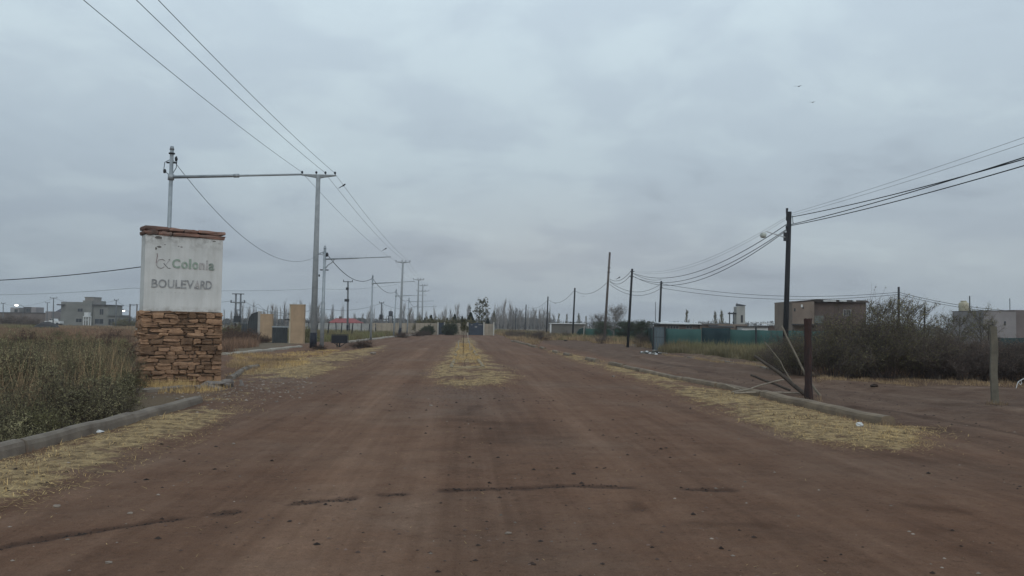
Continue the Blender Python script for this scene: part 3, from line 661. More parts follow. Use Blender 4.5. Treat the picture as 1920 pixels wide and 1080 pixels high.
# small worn line of print below the name, left as unreadable flakes, and broken render at the top
for i in range(14):
    x0, z0 = pxl(280+i*8.6+random.uniform(-1, 1), 546+i*.25)
    MB().box(x0, x0+random.uniform(.02, .06), YF-.003, YF+.002, z0, z0+random.uniform(.006, .014)).build('print_flake', letter_ghost, sign, local=True)
chip_m = mat('exposed_cement', (.16, .15, .14), (.09, .085, .08), 12, .95)
for (a, b_, w_, h_) in ((287, 446, 14, 7), (289, 463, 12, 4), (283, 466, 4, 6), (312, 443, 6, 5), (334, 463, 6, 3), (328, 462, 3, 2), (300, 459, 4, 2), (402, 452, 8, 3)):
    x0, z0 = pxl(a, b_); s = .0155; q = []
    for k in range(9):
        an = 6.283*k/9; rr = random.uniform(.6, 1.1); q.append((x0+math.cos(an)*w_*s*.5*rr, YF-.003, z0+math.sin(an)*h_*s*.5*rr))
    q2 = [(p[0], YF+.01, p[2]) for p in q]; mb = MB(); mb.add(q+q2, [tuple(range(9))]+[(k, (k+1) % 9, 9+(k+1) % 9, 9+k) for k in range(9)]); mb.build('render_chip', chip_m, sign, local=True)

# concrete slab over the ditch, broken kerb lumps
s0 = G(262, 735); s1 = G(335, 728)
single(MB().beam((s0.x, s0.y, .02), (s1.x+.3, s1.y+.1, .03), .55, .10), 'concrete_slab', kerb_m, 'flat concrete slab bridging the ditch at the foot of the entrance sign', 'slab')
s0 = G(215, 690); s1 = G(262, 684)
single(MB().beam((s0.x, s0.y, .05), (s1.x, s1.y, .05), .8, .10), 'concrete_slab', kerb_m, 'half hidden concrete slab left behind the entrance sign plinth', 'slab')
q = G(398, 728)
mb = MB().blob((0, 0, .07), .34, .17, .12, 5, .35).blob((.3, .3, .10), .24, .15, .14, 6, .35).blob((-.3, -.2, .03), .16, .13, .08, 7, .35)
mb.v = [(a+q.x, b_+q.y, c_) for a, b_, c_ in mb.v]
single(mb, 'broken_concrete', mat('broken_concrete', (.22, .195, .175), (.13, .11, .10), 5, .9, .6, 30), 'jagged pale lump of broken concrete at the end of the left kerb', 'rubble')
q = G(450, 726); mb = MB().add([(q.x, q.y, .02), (q.x+.13, q.y+.05, .02), (q.x+.02, q.y+.1, .21), (q.x-.02, q.y-.02, .20), (q.x+.07, q.y+.1, .03)], [(0, 1, 2, 3), (1, 4, 2), (4, 0, 3, 2)])
single(mb, 'litter_scrap', MATS['broken_concrete'], 'upright white scrap of litter right of the broken concrete', 'litter')
q = G(180, 811); single(MB().blob((q.x, q.y, hz_(q)+.03), .13, .07, .03, 3, .25), 'litter_scrap', white_paint, 'flat white scrap on the straw beside the left kerb', 'litter')
q = G(1612, 806); single(MB().blob((q.x, q.y, hz_(q)+.04), .07, .05, .045, 3, .3), 'litter_scrap', white_paint, 'small white scrap on the straw below the right kerb end', 'litter')
for (a, b_, s, lb) in ((953, 1003, .032, 'palest flat stone on the dirt, bottom centre of the photo'), (106, 948, .04, 'small white stone on the dirt below the left straw'), (244, 960, .03, 'small white stone just above the dark groove at left'), (204, 1057, .028, 'small white stone near the bottom left corner'), (438, 830, .03, 'small white stone lying alone in the left wheel lane'), (808, 760, .05, 'pale stone lying before the straw tip of the median')):
    q = G(a, b_); single(MB().blob((q.x, q.y, hz_(q)+s*.25), s, s*.65, s*.4, a, .25), 'pale_stone', peb_light, lb, 'stone')

# ------------------------------------------------------------------ left side: concrete line poles and steel lamp posts
def conc_pole(pxb, d, pxt, pyt, label, cross=1.0, band=True, two=False, r0=.245, r1=.15, ins=4):
    b = B(pxb, d); t_ = A(pxt, pyt, d); e = thing('concrete_pole', b, label, 'utility pole', 'concrete power line poles left of the road')
    zt = t_.z; tx, ty = t_.x, t_.y
    def P(z): f = z/zt; return (b.x+(tx-b.x)*f, b.y+(ty-b.y)*f, z)
    MB().tube([P(-.3), P(zt*.5), P(zt)], [r0, (r0+r1)/2, r1], 14).build('shaft', concrete_pole, e, True)
    if band: MB().tube([P(.02), P(.9*K)], [r0+.010, r0+.004], 14).build('painted_band', black_paint, e, True)
    def arm(z, wd, up):
        c = P(z); mb = MB()
        L = wd*K
        prof = [(-L, .10), (-L*.35, -.02), (0, -.12), (L*.35, -.02), (L, .10)]
        vs = []
        for x_, zb in prof:
            for yy, zz in ((-.11, zb), (.11, zb), (.11, .17), (-.11, .17)): vs.append((c[0]+x_, c[1]+yy, z+zz))
        fs = [(0, 1, 2, 3), (19, 18, 17, 16)]
        for i in range(4):
            for k in range(4): k2 = (k+1) % 4; fs.append((i*4+k, (i+1)*4+k, (i+1)*4+k2, i*4+k2))
        mb.add(vs, fs).build('crossarm', concrete_pole, e)
        for x_ in ([-L*.93, -L*.12, L*.4, L*.95] if ins == 4 else [-L*.9, L*.9]):
            MB().tube([(c[0]+x_, c[1], z+.16), (c[0]+x_, c[1], z+.24), (c[0]+x_, c[1], z+.26), (c[0]+x_, c[1], z+.36), (c[0]+x_, c[1], z+.42)], [.02, .02, .075, .085, .04], 8).build('insulator', black_paint, e, True)
    arm(zt-.15, cross, True)
    if two: arm(zt-1.3*K, cross*1.35, False)
    return b, zt
cps = [conc_pole(587, 46, 597, 328, 'nearest and tallest grey concrete pole with black band and wide crossarm'),
       conc_pole(750, 108, 755.5, 491, 'second grey concrete pole along the left verge, crossarm against the sky'),
       conc_pole(782, 147, 785, 524, 'third concrete crossarm pole, left of the double crossarm one'),
       conc_pole(791, 170, 793, 535, 'farthest concrete pole carrying two crossarms one above the other', two=True)]
# conductors over the concrete poles
def wirepts(p0, p1, sag, n=24):
    p0, p1 = Vector(p0), Vector(p1); return [p0.lerp(p1, i/n)-Vector((0, 0, 4*sag*(i/n)*(1-i/n))) for i in range(n+1)]
def wire(spans, r_, label, m=wire_m, group=None, cat='cable', name='overhead_wire', n=24):
    pts = []
    for p0, p1, s in spans: q = wirepts(p0, p1, s, n); pts += q if not pts else q[1:]
    mb = MB(); mb.tube(pts, r_, 5, caps=False); o = mb.build(name, m, None, True); return tag(o, label, cat, group)
b0 = cps[0][0]; LX = 1.0*K
for off, nm in ((-LX*.93, 'left one of the three high bare wires over the concrete poles'), (LX*.4, 'middle one of the three high bare wires over the concrete poles'), (LX*.95, 'right one of the three high bare wires, birds perched on it')):
    tops = [(p.x+off, p.y, z+.22) for p, z in cps]
    prev = (b0.x+off, b0.y-62*K, tops[0][2])
    wire([(prev, tops[0], 1.0)]+[(a, b_, .6) for a, b_ in zip(tops[:-1], tops[1:])], .013, nm, group='bare wires over the concrete poles')
# steel lamp posts
def lamp_post(pxb, d, pyt, pxt, arm_px, arm_py, pya, label, near=False, bracket=False):
    b = B(pxb, d); t_ = A(pxt, pyt, d); zt = t_.z; e = thing('lamp_post', b, label, 'lamp post', 'steel lamp posts left of the road')
    def P(z): f = z/zt; return Vector((b.x+(t_.x-b.x)*f, b.y+(t_.y-b.y)*f, z))
    rs = 1.0 if near else 1.55 if bracket else 1.3
    MB().tube([P(-.2), P(zt*.45), P(zt*.46), P(zt)], [.095*rs, .092*rs, .072*rs, .062*rs], 12).build('column', galv, e, True)
    MB().tube([P(zt-.02), P(zt+.10)], [.075, .055], 10).build('column_cap', galv, e, True)
    MB().tube([P(zt-.16), P(zt-.12)], .10, 10).build('clamp', dark_metal, e, True)
    a1 = A(arm_px, arm_py, d); a0 = P(A(pxt, pya, d).z)
    m_ = a0.lerp(a1, .5); MB().tube([a0, m_, m_+(a1-a0)*.01, a1], [.055, .05, .036, .032], 8).build('arm', galv, e, True)
    MB().tube([a0+Vector((0, 0, -.10)), a0+Vector((0, 0, .10))], .10, 10).build('clamp', galv, e, True)
    if near:
        MB().tube([m_-(a1-a0)*.02, m_+(a1-a0)*.02], .065, 8).build('arm_joint', galv, e, True)
        s = P(zt-.32); MB().blob((s.x+.15, s.y, s.z), .05, .05, .09, 1, .2).build('cable_clamp', dark_metal, e)
        MB().blob((s.x-.22, s.y, s.z-.42), .055, .05, .07, 2, .2).build('photocell', dark_metal, e)
        MB().tube([s, s+Vector((-.22, 0, -.12)), s+Vector((-.25, 0, -.4)), s+Vector((-.05, 0, -.55))], .012, 5).build('loop_cable', cable_m, e, True)
        MB().tube([s+Vector((.18, 0, -.02)), s+Vector((.16, 0, -.3)), s+Vector((.05, 0, -.5))], .012, 5).build('loop_cable', cable_m, e, True)
    if bracket:
        s = P(zt-.55); MB().blob((s.x+.16, s.y, s.z), .12, .1, .16, 1, .15).build('junction_box', dark_metal, e)
        MB().tube([s+Vector((0, 0, -.02)), s+Vector((-.55, 0, .02))], .03, 6).build('bracket', galv, e)
        MB().tube([s+Vector((0, 0, .2)), s+Vector((-.5, 0, .06))], .03, 6).build('bracket', galv, e)
        q = P(zt-1.65); MB().tube([q, q+Vector((.25, 0, .35)), q+Vector((.6, 0, .6)), q+Vector((.72, 0, .85))], .035, 7).build('stay', galv, e, True)
        MB().tube([q+Vector((-.3, 0, 0)), q+Vector((.3, 0, 0))], .045, 6).build('bracket', dark_metal, e)
        MB().blob((q.x-.35, q.y, q.z-.4), .06, .06, .1, 1, .15).build('insulator', dark_metal, e)
    MB().tube([P(zt-.45)+Vector((-.16, 0, 0)), P(zt-.45)+Vector((.16, 0, 0))], .03, 6).build('bracket', dark_metal, e)
    return P, zt
LP = [lamp_post(307, 21, 280, 322.5, 566, 327, 332, 'nearest lamp post, rising behind the entrance sign with a long arm', near=True),
      lamp_post(603, 45, 463, 609.5, 733, 481.5, 486, 'lamp post with bracket and stay standing beside the first concrete pole', bracket=True),
      lamp_post(695, 69, 517, 699, 778, 527.5, 531.5, 'slim lamp post between the red roof and the second concrete pole'),
      lamp_post(738, 93, 543, 743, 800, 553, 555, 'slim lamp post just left of the second concrete pole'),
      lamp_post(763, 116, 559, 767, 813, 564, 566, 'slim lamp post between the second and third concrete poles'),
      lamp_post(780, 139, 570, 783, 820, 574, 576, 'farthest slim lamp post, just before the double crossarm pole')]
for i, (s, lb) in enumerate(((1.5*K, 'slack black cable hanging from the sign lamp post to the bracketed one'), (.85*K, 'black cable from the bracketed lamp post to the slim third post'), (.62*K, 'black cable between the third and fourth lamp posts'), (.6*K, 'black cable between the fourth and fifth lamp posts'), (.6*K, 'black cable between the two farthest lamp posts'))):
    (P0, z0), (P1, z1) = LP[i], LP[i+1]
    wire([(P0(z0-.3), P1(z1-.25), s)], .010 if i == 0 else .026, lb, wire_m if i == 0 else cable_m, 'cables strung along the lamp posts')
# birds
bird_m = mat('dark_feathers', (.03, .03, .035), (.018, .018, .022), 20, .9)
def perched(p, label, s=1.0, dirx=1):
    e = thing('bird', p, label, 'bird', 'birds perched on the wires')
    x, y, z = p
    MB().tube([(x-.16*s*dirx, y, z-.03*s), (x-.06*s*dirx, y, z+.03*s), (x+.04*s*dirx, y, z+.08*s), (x+.11*s*dirx, y, z+.15*s), (x+.15*s*dirx, y, z+.17*s), (x+.20*s*dirx, y, z+.165*s)], [.01*s, .03*s, .06*s, .05*s, .035*s, .005*s], 8).build('body', bird_m, e, True)
    MB().tube([(x-.10*s*dirx, y, z+.02*s), (x-.20*s*dirx, y, z-.06*s), (x-.30*s*dirx, y, z-.12*s)], [.03*s, .025*s, .015*s], 5).build('tail', bird_m, e)
def onwire(px, py, d): return A(px, py, d)
perched(onwire(643, 350, 49), 'dark bird perched on the wire right of the nearest crossarm', 1.15)
perched(onwire(722, 468, 76), 'dark bird perched on the wire, high left of the second concrete pole', 1.1)
perched(onwire(1160, 522, 62), 'small dark bird perched on the cables between two wooden poles', .9)
def flying(px, py, d, span, label):
    p = A(px, py, d); e = thing('bird', p, label, 'bird', 'birds in flight'); s = span/2
    MB().tube([(p.x-.3*s, p.y-.15*s, p.z), (p.x, p.y, p.z+.02*s), (p.x+.3*s, p.y+.15*s, p.z+.02*s), (p.x+.42*s, p.y+.2*s, p.z)], [.02*s, .09*s, .07*s, .01*s], 6).build('body', bird_m, e, True)
    for sg in (-1, 1):
        MB().add([(p.x-.12*s, p.y, p.z), (p.x+.18*s, p.y, p.z), (p.x+.15*s+sg*.5*s, p.y-sg*.3*s, p.z+.20*s), (p.x-.10*s+sg*.5*s, p.y-sg*.3*s, p.z+.19*s), (p.x+sg*s-.1*s, p.y-sg*.5*s, p.z+.05*s), (p.x, p.y, p.z-.03*s)],
                 [(0, 1, 2, 3), (3, 2, 4), (5, 1, 0)]).build('wing', bird_m, e)
flying(1497, 162, 70, .9, 'upper of two faint birds flying high at right')
flying(1523, 192, 72, .8, 'lower of two faint birds flying high at right')
flying(1041, 569, 85, .5, 'small bird flying low between two wooden poles')
flying(1094, 556, 80, .45, 'small bird flying left of the tall leaning wooden pole')
flying(669, 567, 90, .4, 'small bird flying above the red roof')

# far poles at left
def plain_pole(pxb, d, pxt, pyt, r0, r1, m, label, name='wooden_pole', group=None, cat='utility pole', cross=None):
    b = B(pxb, d); t_ = A(pxt, pyt, d); e = thing(name, b, label, cat, group)
    def P(z): f = z/t_.z; return Vector((b.x+(t_.x-b.x)*f, b.y+(t_.y-b.y)*f, z))
    MB().tube([P(-.3), P(t_.z*.5), P(t_.z)], [r0, (r0+r1)/2, r1], 9).build('shaft', m, e, True)
    for c in cross or ():
        q = P(t_.z-c[0]); MB().box(q.x-c[1], q.x+c[1], q.y-.06, q.y+.06, q.z-.06, q.z+.06).build('crossarm', m, e)
        for sg in (-1, 1): MB().tube([(q.x+sg*c[1]*.9, q.y, q.z+.05), (q.x+sg*c[1]*.9, q.y, q.z+.3)], .06, 6).build('insulator', dark_metal, e)
    return e, P, t_.z
gp1 = 'distant poles at left'
e, P, zt = plain_pole(651.5, 98, 652.5, 527, .16, .13, mat('grey_far_pole', (.16, .17, .18), (.11, .12, .13), 2, .9), 'dark grey pole with small crossarm and fittings standing before the red roof', 'utility_pole', gp1, cross=((.1, .75),))
for z_, s in ((1.2, .3), (3.0, .5)):
    q = P(zt-z_); MB().box(q.x-s, q.x+s*.4, q.y-.15, q.y+.15, q.z-.2, q.z+.2).build('fuse_box', dark_metal, e)
MB().tube([P(.3), P(1.5)], .18, 9).build('painted_band', black_paint, e)
e, P, zt = plain_pole(715, 130, 715.5, 567, .17, .13, mat('grey_far_pole', None), 'distant grey pole with a dark box between two slim lamp posts', 'utility_pole', gp1, cross=((.1, .5),))
q = P(zt-3); MB().box(q.x-.4, q.x+.2, q.y-.2, q.y+.2, q.z-.5, q.z+.5).build('fuse_box', dark_metal, e)
fp = MATS['grey_far_pole']
for a in ((99.5, 160, 100.5, 558, 'distant lamp-less pole rising behind the dark pointed roof at left', .9), (88, 190, 89, 567, 'short distant pole left of the dark pointed roof', .6), (217, 150, 218, 562, 'distant pole standing right of the two-storey concrete house', .5), (6, 190, 6, 568, 'faint distant pole at the far left edge', .6)):
    plain_pole(a[0], a[1], a[2], a[3], .16, .12, fp, a[4], 'utility_pole', gp1, cross=((.1, a[5]),))
for (px, d, pt, lb) in ((516, 190, 583, 'thin distant mast above the low grey gate'), (1229, 190, 566, 'distant street lamp pole left of the pole behind the green fence'), (757, 210, 580, 'thin distant mast between the concrete poles')):
    plain_pole(px, d, px, pt, .14, .1, fp, lb, 'utility_pole', 'distant masts')
def hframe(x0, x1, ytop, d, label, trafo=True):
    c = B((x0+x1)/2, d); e = thing('transformer_frame', c, label, 'utility pole', 'two-legged power frames')
    pa, pb = B(x0, d), B(x1, d); zt = A(x0, ytop, d).z
    for p in (pa, pb): MB().tube([(p.x, p.y, 0), (p.x, p.y, zt)], [.19, .14], 9).build('leg', wood_grey if not trafo else fp, e, True)
    L = (pb.x-pa.x)
    for z_, ex in ((zt-.1, .75), (zt-1.6, 1.0), (zt-2.9, .1)) if trafo else ((zt-.2, .1), (zt-3.6, .2)):
        MB().beam((pa.x-L*ex, pa.y-.2, z_), (pb.x+L*ex, pb.y-.2, z_), .12, .16).build('crossarm', fp, e)
    for sg, p in ((-1, pa), (1, pb)):
        MB().tube([(p.x+sg*L*.9, p.y-.2, zt-1.55), (p.x+sg*L*.9, p.y-.2, zt-1.2)], .1, 7).build('insulator', dark_metal, e)
    if trafo:
        z_ = zt-4.9; cx, cy = (pa.x+pb.x)/2+L*.15, c.y-.6
        MB().box(cx-.55, cx+.55, cy-.4, cy+.4, z_-.1, z_+.95).build('transformer', dark_metal, e)
        MB().box(pa.x-L*.6, pb.x+L*.5, cy-.5, cy+.5, z_-.25, z_-.12).build('platform', fp, e)
        for k in (-.3, 0, .3): MB().tube([(cx+k, cy, z_+.95), (cx+k, cy, z_+1.35)], [.07, .04], 6).build('bushing', dark_metal, e)
    return c, zt
hf1 = hframe(440.5, 449.5, 550, 110, 'two-legged pole frame carrying a transformer, right of the entrance sign')
hf2 = hframe(242.5, 255.5, 570, 150, 'distant two-legged pole frame just left of the entrance sign', False)
# lit street lights, far left
lit = mat('lit_lamp', (1, .95, .85), (1, .95, .85), 1, .5, emit=((1, .93, .80), 4))
for (px, py, d, s, lb) in ((31, 572.5, 190, .52, 'lit white street light above the low brown building'), (204, 587, 200, .38, 'lit street light at the right corner of the two-storey concrete house'), (232, 583, 200, .40, 'lit street light left of the distant two-legged frame')):
    p = A(px, py, d); b = B(px, d); e = thing('street_light', b, lb, 'street light', 'lit street lights far left')
    MB().tube([(b.x+1.2, b.y+1, 0), (b.x+1.2, b.y+1, p.z-.3), (b.x+.6, b.y+1, p.z+.1), (b.x, b.y+.6, p.z+.12)], [.1, .07, .05, .05], 7).build('pole', fp, e, True)
    MB().blob((p.x, p.y, p.z), s, s, s*.55, 1, .0, 10, 6).build('lamp', lit, e, True)

# long distant wires
def awire(spec, r_, label, m=wire_m, group=None):
    """spec: list of (px,py,depth, sag)"""
    sp = []
    for (x0, y0, d0, s), (x1, y1, d1, _) in zip(spec[:-1], spec[1:]): sp.append((A(x0, y0, d0), A(x1, y1, d1), s))
    return wire(sp, r_, label, m, group)
awire([(-260, 524, 26, .3), (310, 494, 21, 0)], .016, 'black cable coming from the left edge to the lamp post behind the sign', cable_m)
awire([(-200, 549, 60, .4), (250, 540, 60, .3), (590, 541, 90, .4), (745, 533, 108, 0)], .016, 'faint distant wire crossing behind the entrance sign')
awire([(-80, 573, 190, .5), (6, 569, 190, 1.3), (100.5, 559, 160, 1.2), (218, 563, 150, .8), (255, 571, 150, .5), (437, 564, 110, .5), (456, 564, 110, 1.4), (597, 578, 98, .8), (715.5, 568, 130, 1.0), (785, 573, 147, 0)], .03, 'sagging distant line over the left houses running on to the middle poles')
awire([(456, 575, 110, .3), (484, 570, 80, .6), (541, 590, 75, 0)], .02, 'thin line from the transformer frame down to the cream gate pillars')

# ------------------------------------------------------------------ wooden poles and cables at right
gw = 'dark wooden poles right of the road'
def wpole(*a, **k): return plain_pole(*a, group=gw, **k)
W1 = wpole(1471, 29.8, 1480, 397, .135, .105, wood_pole, 'nearest dark wooden pole, with a lamp arm, rising out of the brush')
W2 = wpole(1177, 59, 1185.5, 504, .13, .10, wood_pole, 'leaning dark wooden pole left of the green fence corner')
W3 = wpole(1133, 74, 1143.5, 473, .16, .12, wood_grey, 'tallest leaning brown pole in front of the bare pale tree')
W4 = wpole(1073.5, 91, 1078, 540, .14, .11, wood_pole, 'dark pole at the near end of the grey low house')
W5 = wpole(1024.5, 115, 1027.5, 556, .14, .11, wood_pole, 'dark pole just left of the grey low house')
W6 = wpole(984.5, 161, 986.5, 571, .15, .12, wood_pole, 'small distant dark pole, right one of the far pair')
W7 = wpole(966, 195, 967.5, 577, .15, .12, wood_pole, 'small distant dark pole, left one of the far pair')
W8 = wpole(1235, 76, 1240, 527, .15, .11, wood_pole, 'dark pole standing behind the blue-grey fence panel')
W9 = wpole(1685, 66, 1685, 538, .14, .11, wood_pole, 'dark pole rising behind the brush by the sparse trees')
W10 = wpole(1733, 80, 1734, 576, .12, .10, wood_pole, 'short dark post in the sparse trees left of the tank stand')
e = W1[0]; P1, z1 = W1[1], W1[2]
q = P1(z1-.05)+Vector((-.16, -.08, 0)); MB().tube([q, q+Vector((.02, 0, .2)), q+Vector((.0, 0, -.28))], [.05, .06, .03], 8).build('insulator', dark_metal, e)
q = P1(z1-1.2)+Vector((-.15, -.05, 0)); MB().box(q.x-.09, q.x+.05, q.y-.08, q.y+.08, q.z-.2, q.z+.2).build('junction_box', dark_metal, e)
for dz in (.35, .75): q = P1(z1-dz)+Vector((-.14, -.06, 0)); MB().blob((q.x, q.y, q.z), .05, .05, .09, 2, .1).build('insulator', dark_metal, e)
q = P1(z1-.2)+Vector((.14, -.05, 0)); MB().tube([q, q+Vector((.02, 0, -.4)), q+Vector((.05, 0, -.3))], .014, 5).build('loop_cable', cable_m, e)
a0 = P1(A(1474, 447, 29.8).z); a1 = A(1437, 434, 29.2); a2 = A(1428, 437, 29.0)
MB().tube([a0, a1, a2], [.025, .022, .02], 7).build('lamp_arm', white_paint, e, True)
h0 = A(1431, 441, 29.1)
mb = MB().tube([h0+Vector((0, 0, .11)), h0+Vector((0, 0, .07)), h0+Vector((0, 0, -.02)), h0+Vector((0, 0, -.10)), h0+Vector((0, 0, -.13))], [.06, .15, .145, .12, .05], 12)
mb.build('lamp_head', mat('pale_lamp_head', (.50, .53, .48), (.42, .45, .41), 6, .5), e, True)
for wp in (W2, W3, W8):
    for dz in (.25, .75): q = wp[1](wp[2]-dz-(1.6 if wp is W3 else 0)); MB().tube([q+Vector((-.2, -.1, 0)), q+Vector((.2, -.1, 0))], .04, 6).build('bracket', dark_metal, wp[0])
gc = 'cables strung along the wooden poles'
def c(wp, px, py, d): return A(px, py, d)
X1, Y1 = W1[1](z1).x, W1[1](z1).y
for i, (y0, ye, yb, xb, s0, s1, r_, m, lb) in enumerate((
        (407, 292, 513, 1190, .62, 1.0, .018, cable_m, 'uppermost of three thick black cables on the nearest wooden pole'),
        (421, 289, 520, 1190, .50, 1.05, .018, cable_m, 'middle one of three thick black cables, twisting round its neighbour'),
        (423, 304, 519, 1190, .60, 1.25, .018, cable_m, 'lowest of three thick black cables on the nearest wooden pole'),
        (400, 256, 508, 1190, .35, .75, .006, wire_m, 'thin upper wire left and right of the nearest wooden pole'),
        (404, 266, 510, 1190, .40, .80, .006, wire_m, 'second thin wire just below the uppermost thin wire'))):
    pa = A(1483, y0, 29.8)
    # next pole lies behind the camera, out of the picture
    pb = Vector((X1+.2, Y1-30*K, pa.z+(.25, .95, .75, .65, .60)[i]))
    pl = A(1476, y0+(13, 8, 8, 6, 6)[i], 29.8); pr = A(xb, yb, 59)
    wire([(pb, pa, s0)], r_, lb+', near span', m, gc, n=30)
    wire([(pl, pr, s1*K)], r_, lb+', far span', m, gc, n=30)
for ya, yb, s, lb in ((510, 523, .5, 'upper cable between the leaning pole and the tallest brown pole'), (516, 526, .6, 'lower cable between the leaning pole and the tallest brown pole')):
    awire([(1182, ya, 59, s), (1143, yb, 74, 0)], .022, lb, cable_m, gc)
awire([(1140, 528, 74, .9), (1078, 545, 91, 0)], .022, 'cable sagging from the tallest brown pole to the grey house pole', cable_m, gc)
awire([(1077, 544, 91, 1.1), (1028, 562, 115, 1.0), (987, 574, 161, 1.0), (968, 580, 195, 0)], .022, 'faint cable dipping between the last dark poles before the gate', cable_m, gc)
for y0, y1_, y2, s, lb in ((528, 532, 548, .9, 'upper cable from the tallest brown pole behind the fence to the right'), (533, 540, 552, 1.0, 'lower cable from the tallest brown pole behind the fence to the right')):
    awire([(1143, y0, 74, 1.1), (1240, y1_, 76, .9), (1685, y2, 66, 1.0), (2100, y2+32, 60, 0)], .022, lb, cable_m, gc)
awire([(1186, 512, 59, .3), (1240, 524, 76, 0)], .02, 'short cable from the leaning pole to the pole behind the fence', cable_m, gc)

# ------------------------------------------------------------------ buildings, walls and fences
def faces_px(x0, x1, ytop, d):
    p0, p1 = B(x0, d), B(x1, d); return p0, p1, A((x0+x1)/2, ytop, d).z
class Bld:
    """building whose front wall runs between two image columns at one depth"""
    def __init__(s, name, x0, x1, d, label, cat='house', group=None):
        s.d = d; s.p0, s.p1 = B(x0, d), B(x1, d); s.x0, s.x1 = x0, x1
        s.ang = math.atan2(s.p1.y-s.p0.y, s.p1.x-s.p0.x)
        s.e = thing(name, (s.p0.x, s.p0.y, 0), label, cat, group, rz=s.ang)
        s.L = (s.p1-s.p0).length
    def lx(s, px): return s.L*(px-s.x0)/(s.x1-s.x0)
    def z(s, px, py): return A(px, py, s.d).z
    def block(s, name, xa, xb, ytop, m, y0=0.0, y1=6.0, z0=-.2, ybot=None):
        a, b_ = s.lx(xa), s.lx(xb); zt = s.z((xa+xb)/2, ytop); zb = z0 if ybot is None else s.z((xa+xb)/2, ybot)
        return MB().box(a, b_, y0, y1, zb, zt).build(name, m, s.e, local=True)
    def window(s, xa, xb, ya, yb, m=None, y=0.0, mull=1):
        a, b_ = s.lx(xa), s.lx(xb); zt, zb = s.z((xa+xb)/2, ya), s.z((xa+xb)/2, yb); fw = .07
        mb = MB(); mb.box(a-fw, b_+fw, y-.05, y+.02, zt, zt+fw).box(a-fw, b_+fw, y-.07, y+.02, zb-fw, zb).box(a-fw, a, y-.05, y+.02, zb, zt).box(b_, b_+fw, y-.05, y+.02, zb, zt)
        for k in range(1, mull+1): xx = a+(b_-a)*k/(mull+1); mb.box(xx-.03, xx+.03, y-.04, y+.02, zb, zt)
        f = mb.build('window', m or frame_pale, s.e, local=True)
        MB().box(a, b_, y-.015, y+.02, zb, zt).build('pane', glass_dark, f, local=True)
# left: two-storey concrete house
h = Bld('concrete_house', 113, 221, 190, 'two-storey raw concrete house with a roof tower, far left of the entrance sign')
h.block('wall', 113, 155, 566, concrete_house, 0, 9); h.block('wall', 155.2, 172, 563.5, concrete_house, -.4, 8); h.block('wall', 172.2, 201, 572, concrete_house, .5, 9)
h.block('stair_tower', 156.5, 172.5, 557.5, mat('pinkish_concrete', (.25, .23, .21), (.20, .185, .17), .6, .9), .3, 5, ybot=574)
h.block('tower_cap', 156, 173, 556.6, concrete_house, .1, 5.2, ybot=558.2)
h.block('side_wing', 201.3, 220, 591.5, concrete_house, 0, 7)
h.block('roof_slab', 109, 121, 570.5, roof_dark, -1.2, 4, ybot=572.5); h.block('roof_slab', 172.5, 203, 571, roof_dark, -.2, 9.2, ybot=572.6)
h.block('roof_slab', 200, 222.5, 590.6, concrete_house, -.6, 7.2, ybot=592)
for wd in ((144.5, 154, 578.5, 584.5), (184.5, 191.5, 579.5, 590), (142, 153, 597.5, 604), (176, 192, 598, 607), (203, 214, 598, 609.5)): h.window(*wd, y=(.5 if wd[0] in (184.5, 176) else 0))
h = Bld('small_water_tank', 154, 166, 175, 'white water tank on four legs before the two-storey concrete house', 'water tank')
h.block('tank', 157, 165, 585.5, white_paint, 0, 1.2, ybot=592.5); h.block('platform', 155.5, 166, 592.6, white_paint, -.2, 1.4, ybot=594)
for xx, yy in ((155.6, 0), (165.2, 0), (155.6, 1.2), (165.2, 1.2)):
    a = h.lx(xx); MB().box(a-.05, a+.12, yy, yy+.12, -.1, h.z(xx, 594)).build('leg', white_paint, h.e, local=True)
MB().box(h.lx(155.6), h.lx(165.4), -.04, .06, h.z(160, 600.5), h.z(160, 599.4)).build('brace', white_paint, h.e, local=True)
# low building further left
h = Bld('low_brown_building', -45, 95, 200, 'long low brown building with rooftop rooms at the far left')
h.block('wall', -45, 84, 586.5, brown_wall, 0, 9); h.block('wall', 84.3, 95, 583.8, mat('mauve_plaster', (.22, .195, .19), (.18, .16, .155), .5, .9), 0, 6)
h.block('roof_edge', -45, 84, 585.4, roof_dark, -.25, 9.2, ybot=586.6)
h.block('rooftop_room', 16, 32, 576.5, mat('pale_plaster', (.28, .27, .265), (.23, .22, .22), .8, .9), .6, 5, ybot=587)
h.block('rooftop_room', 41, 55, 575.5, roof_dark, .6, 5, ybot=587); h.block('rooftop_room', 55.2, 64, 575.8, pale_wall, .6, 5, ybot=587)
h.window(46, 53, 579, 585, y=.6); h.window(24, 30, 580, 585, y=.6)
h = Bld('far_house', 95, 113, 215, 'far brick wall under a dark pointed roof, between low building and concrete house')
h.block('wall', 95, 112, 590.5, mat('grey_brick', (.13, .115, .115), (.09, .08, .08), 1, .9), 0, 6); h.block('parapet', 95.5, 112, 589.4, white_paint, -.1, 6, ybot=590.4)
za, zb = h.z(103, 588.3), h.z(103, 577.5); a, b_ = h.lx(95), h.lx(110.5); mx_ = h.lx(101.5)
